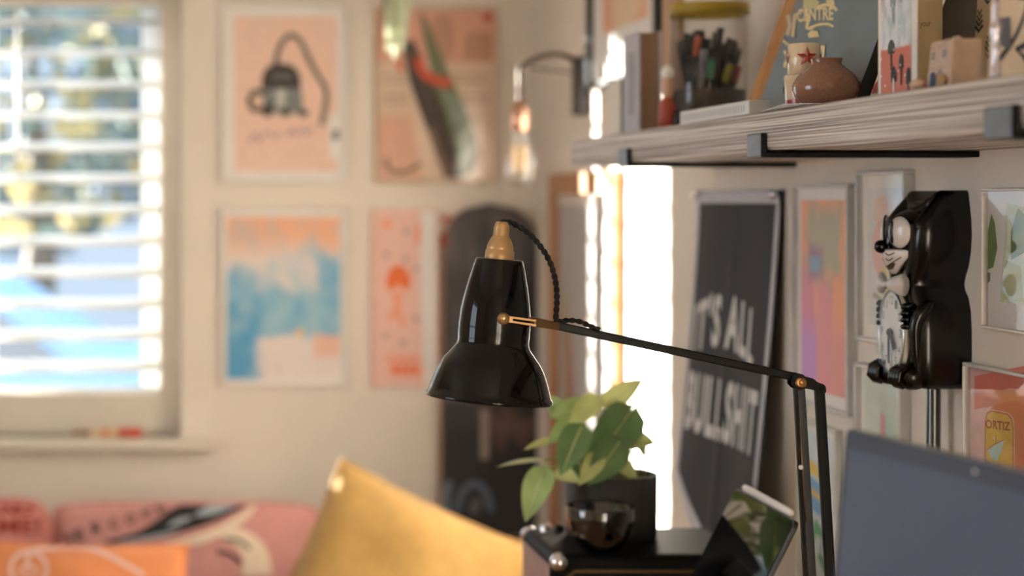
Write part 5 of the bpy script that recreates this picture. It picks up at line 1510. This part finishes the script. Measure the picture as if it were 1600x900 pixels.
# brass fork that holds the shade
sp = L(776, 494)
for sgn in (-1, 1):
    yo = sgn * (56 * K + 0.0016)
    p0 = L(776, 494, yo); p1 = L(826, 500.5, yo * 0.98); p2 = L(870, 509.5, sgn * 0.0045)
    b = MB()
    for off in (-3.6, 3.6):
        b.bar(L(781, 494.5 + off * 0.9, yo), L(826, 501 + off, yo * 0.99), (0, 0, 1), 2.9 * K, 0.0016)
    b.bar(L(774, 494, yo), L(790, 496, yo), (0, 0, 1), 9 * K, 0.0016)
    b.bar(L(824, 500.5, yo * 0.99), p2, (0, 0, 1), 12 * K, 0.0018)
    b.lathe(L(776, 494, yo - 0.0010), (0, 1, 0), [(0, 4 * K), (0, 9.2 * K), (0.0020, 9.2 * K), (0.0020, 0)], 28)
    fk = b.build('fork_arm', mat('aged_brass_fork', (138, 108, 72), 0.38, metal=0.7, var=0.1), bx_l)
    b = MB(); b.lathe(L(776, 494, yo), (0, sgn, 0), [(-0.002, 4.6 * K), (0.0020, 4.6 * K), (0.0028, 3.6 * K), (0.0028, 0)], 20); b.build('pivot_screw', mat('bright_brass', (206, 170, 120), 0.3, metal=1.0, var=0), fk)
b = MB(); b.tube([L(862, 508.5, -0.006), L(862, 508.5, 0.006)], 3.6 * K, 12); b.build('fork_pin', BRASS, bx_l)
# upper arm
b = MB(); b.bar(L(866, 508), L(1254, 591.5), (0, 0, 1), 13 * K, 0.0085); b.build('upper_arm', BLACKM, bx_l, bevel=0.0012)
# elbow
EP = L(1248, 597)
for sgn in (-1, 1):
    yo = sgn * 0.0062
    oc = smoothline([(1233, 588), (1240, 583), (1249, 583.5), (1256, 588.5), (1266, 590), (1274, 596), (1284, 600), (1287, 606), (1286, 613), (1278, 611), (1254, 606), (1247, 609), (1238, 605), (1232, 598)], 3)[:-1]
    b = MB(); b.prism([L(x, y, yo - 0.0011) for x, y in oc], [L(x, y, yo + 0.0011) for x, y in oc]); b.build('elbow_plate', BLACKM, bx_l, bevel=0.0005)
b = MB(); b.lathe(L(1248, 597, -0.0115), (0, 1, 0), [(0, 0), (0, 4.4 * K), (0.0012, 5 * K), (0.020, 5 * K), (0.020, 0)], 20); b.build('elbow_bolt', mat('bolt_brass', (166, 126, 82), 0.4, metal=0.8), bx_l)
b = MB(); b.lathe(L(1247, 597, -0.0092), (0, 1, 0), [(0, 4.2 * K), (0, 8.4 * K), (0.0018, 8.4 * K)], 24); b.build('washer', BRASS, bx_l)
b = MB(); b.lathe(L(1279, 606, -0.009), (0, 1, 0), [(0, 0), (0, 3 * K), (0.018, 3 * K), (0.018, 0)], 16); b.build('elbow_bolt', BLACKM, bx_l)
# lower arms (parallel bars) down to the base column
LO = 1046
def low(x0, y0, x1, y1, yb): return x0 + (x1 - x0) * (yb - y0) / (y1 - y0)
b = MB(); b.bar(L(1239.5, 606, -0.006), L(low(1239.5, 606, 1255, 900, LO), LO, -0.006), (1, 0, 0), 5.5 * K, 0.004); b.build('lower_arm', BLACKM, bx_l)
b = MB(); b.bar(L(1252, 600, 0.0035), L(low(1252, 600, 1270, 900, LO), LO, 0.0035), (1, 0, 0), 13 * K, 0.005); b.build('lower_arm', mat('blue_black_metal', (18, 24, 28), 0.35), bx_l, bevel=0.0008)
b = MB(); b.bar(L(1280, 606), L(low(1280, 606, 1297, 900, LO), LO), (1, 0, 0), 14.5 * K, 0.007); b.build('lower_arm', BLACKM, bx_l, bevel=0.001)
b = MB(); b.tube([L(1244.5, 604, -0.001), L(low(1244.5, 604, 1258, 815, 815), 815, -0.001)], 1.6 * K, 8); b.build('spring_rod', BRASS, bx_l)
b = MB(); b.ell(L(1246.5, 728, -0.009), (4 * K, 3 * K, 4 * K), 12, 8); b.build('spring_stud', mat('white_nylon', (226, 222, 216), 0.4), bx_l)
# base with springs
bc_ = L(1302, 0)
bx_, by_ = bc_.x, LY
ztop = L(0, LO).z
b = MB(); b.box((bx_ - 0.052, by_ - 0.05, DT), (bx_ + 0.052, by_ + 0.05, DT + 0.014)); b.build('base_step', BLACK, bx_l, bevel=0.004)
b = MB(); b.box((bx_ - 0.042, by_ - 0.04, DT + 0.014), (bx_ + 0.042, by_ + 0.04, DT + 0.026)); b.build('base_step', BLACK, bx_l, bevel=0.004)
b = MB(); b.box((bx_ - 0.030, by_ - 0.011, DT + 0.026), (bx_ + 0.022, by_ + 0.011, ztop + 0.012)); b.build('base_column', BLACKM, bx_l, bevel=0.003)
for s in (-0.010, 0.010):
    pts = [Vector((bx_ - 0.034 + 0.004 * math.cos(k * 0.9) + 0.0002 * k * 0, by_ + s + 0.004 * math.sin(k * 0.9), DT + 0.045 + k * 0.0009)) for k in range(90)]
    b = MB(); b.tube(pts, 0.0008, 5); b.build('spring', CHROME, bx_l)

# ================================================================== TABLET
tb = thing('tablet', (0.65, 2.12, -0.52), 'slim tablet propped on a stand with a white stylus along its top edge', 'tablet')
tdn = Vector((-0.45, 0.0, -0.893)).normalized()
T0 = Vector((0.695, 2.25, -0.350)); tal = Vector((-0.006, -0.232, 0)); th_ = 0.178
tn_ = tal.cross(tdn).normalized()
if tn_.x > 0: tn_ = -tn_
def TP(s, t, d): return T0 + tal * s + tdn * (th_ * t) + tn_ * d
def rrect(r, asp, n=5):
    pts = []
    for cx_, cy_, a0 in ((1 - r, r * asp, -90), (1 - r, 1 - r * asp, 0), (r, 1 - r * asp, 90), (r, r * asp, 180)):
        for k in range(n + 1):
            an = R(a0 + 90 * k / n); pts.append((cx_ + r * math.cos(an), cy_ + r * asp * math.sin(an)))
    return pts
rr = rrect(0.04, 1.3)
b = MB(); b.prism([TP(s, t, 0) for s, t in rr], [TP(s, t, -0.006) for s, t in rr]); b.build('body', mat('space_grey_metal', (70, 72, 76), 0.35, metal=0.8), tb, bevel=0.0008)
b = MB(); b.poly([TP(0.5 + (s - 0.5) * 0.985, 0.5 + (t - 0.5) * 0.98, 0.0006) for s, t in rr]); b.build('screen', mat('tablet_screen', (12, 13, 15), 0.04, coat=1.0, var=0), tb)
b = MB(); b.tube([TP(0.10, -0.028, -0.003), TP(0.12, -0.028, -0.003), TP(0.80, -0.028, -0.003), TP(0.86, -0.028, -0.003)], [0.0044, 0.0046, 0.0046, 0.0040], 12)
tag(b.build('stylus', mat('white_plastic', (232, 230, 228), 0.35, var=0)), 'white stylus clipped along the top edge of the tablet', 'stylus')
st = thing('tablet_stand', (0.66, 2.12, DT), 'small dark metal stand holding up the tablet', 'stand')
b = MB(); b.box((0.585, 2.07, DT), (0.70, 2.19, DT + 0.006)); b.build('stand_base', BLACKM, st, bevel=0.002)
b = MB(); b.bar((0.685, 2.13, DT + 0.005), TP(0.5, 0.6, -0.008), (0, 1, 0), 0.03, 0.005); b.build('stand_post', BLACKM, st)
b = MB(); pA = TP(0.3, 1.01, 0.006); pB = TP(0.7, 1.01, 0.006); b.bar(pA, pB, tuple(tn_), 0.020, 0.004); b.build('ledge', BLACKM, st)
b = MB(); b.bar(TP(0.5, 1.01, -0.004), TP(0.5, 0.55, -0.009), (0, 1, 0), 0.05, 0.003); b.build('back_plate', BLACKM, st)

# ================================================================== LAPTOP
lp = thing('laptop', (0.42, 1.25, -0.43), 'open grey laptop on a stand with a dark matte screen', 'laptop')
P0 = Vector((0.520, 1.410, -0.1733)); LT = Vector((0.1425, -0.9898, 0)) * 0.347; LD = Vector((-0.086, -0.012, -0.996)).normalized(); LH = 0.240
LN = LT.cross(LD).normalized()
if LN.x > 0: LN = -LN
def LP(s, t, d): return P0 + LT * s + LD * (LH * t) + LN * d
rr = rrect(0.018, 1.45)
ALU = mat('grey_aluminium', (150, 152, 158), 0.32, metal=0.85, var=0.03)
b = MB(); b.prism([LP(s, t, 0) for s, t in rr], [LP(s, t, -0.0055) for s, t in rr]); b.build('lid', ALU, lp, bevel=0.0008)
b = MB(); b.poly([LP(0.5 + (s - 0.5) * 0.992, 0.5 + (t - 0.5) * 0.988, 0.0005) for s, t in rr]); b.build('bezel', mat('screen_bezel', (64, 78, 98), 0.42, var=0.02), lp)
b = MB(); b.poly([LP(0.025, 0.062, 0.0008), LP(0.975, 0.062, 0.0008), LP(0.975, 0.97, 0.0008), LP(0.025, 0.97, 0.0008)]); b.build('screen', mat('matte_screen', (82, 98, 124), 0.42, var=0.03, scale=8), lp)
b = MB(); b.lathe(LP(0.5, 0.036, 0.0008), LN, [(0, 0.0016), (0.0006, 0.0014), (0.0006, 0)], 14); b.build('webcam', mat('webcam_highlight', (240, 240, 240), 0.3, var=0), lp)  # bright highlight on the webcam, painted as a white disc
hb = LP(0, 1, 0); he = LP(1, 1, 0)
fw = Vector((-0.9898, -0.1425, 0)) * 0.24
b = MB(); dk4 = [hb, he, he + fw, hb + fw]; b.prism(dk4, [p - Vector((0, 0, 0.010)) for p in dk4]); b.build('keyboard_deck', ALU, lp, bevel=0.002)
KEY = mat('black_keys', (24, 24, 26), 0.5)
for r_i in range(5):
    for c_i in range(13):
        o_ = hb + LT * (0.06 + c_i * 0.068) + fw * (0.10 + r_i * 0.095)
        b = MB(); q = [o_, o_ + LT * 0.056, o_ + LT * 0.056 + fw * 0.075, o_ + fw * 0.075]
        b.prism([p + Vector((0, 0, 0.0012)) for p in q], [p + Vector((0, 0, 0.0001)) for p in q]); b.build('key', KEY, lp)
b = MB(); q = [hb + LT * s + fw * t + Vector((0, 0, 0.0003)) for s, t in ((0.32, 0.64), (0.68, 0.64), (0.68, 0.96), (0.32, 0.96))]; b.poly(q); b.build('trackpad', mat('trackpad_grey', (128, 130, 134), 0.3, metal=0.5), lp)
ls = thing('laptop_stand', (0.44, 1.22, DT), 'bent metal stand lifting the laptop off the desk', 'stand')
zl = hb.z - 0.010
cmid = hb + LT * 0.5 + fw * 0.5
b = MB(); b.box((cmid.x - 0.11, cmid.y - 0.12, zl - 0.006), (cmid.x + 0.11, cmid.y + 0.12, zl)); b.build('tray', ALU, ls, bevel=0.002)
b = MB(); b.box((cmid.x - 0.02, cmid.y - 0.06, DT + 0.006), (cmid.x + 0.02, cmid.y + 0.06, zl - 0.006)); b.build('column', ALU, ls, bevel=0.003)
b = MB(); b.box((cmid.x - 0.10, cmid.y - 0.11, DT), (cmid.x + 0.10, cmid.y + 0.11, DT + 0.006)); b.build('foot_plate', ALU, ls, bevel=0.002)

# ================================================================== SILL ITEM
sl = thing('marker_pen', (-0.12, 4.33, WZ0), 'short red and cream marker lying on the window sill', 'pen')
zz = WZ0 + 0.010; yy = YB - 0.012
xx = lambda px: (px - U0) * yy / F
b = MB(); b.tube([(xx(141), yy, zz), (xx(184), yy, zz)], 0.0095, 12); b.build('barrel', mat('cream_barrel', (226, 200, 150), 0.4), sl)
b = MB(); b.tube([(xx(184), yy, zz), (xx(218), yy, zz), (xx(222), yy, zz)], [0.0105, 0.0105, 0.008], 12); b.build('cap', mat('red_cap', (206, 70, 50), 0.35), sl)
b = MB(); b.tube([(xx(112), yy, zz), (xx(141), yy, zz)], [0.003, 0.007], 10); b.build('nib_section', mat('brown_nib', (150, 96, 70), 0.5), sl)
b = MB(); b.tube([(xx(160), yy, zz), (xx(170), yy, zz)], 0.0098, 12); b.build('printed_band', mat('orange_band', (222, 120, 80), 0.4), sl)
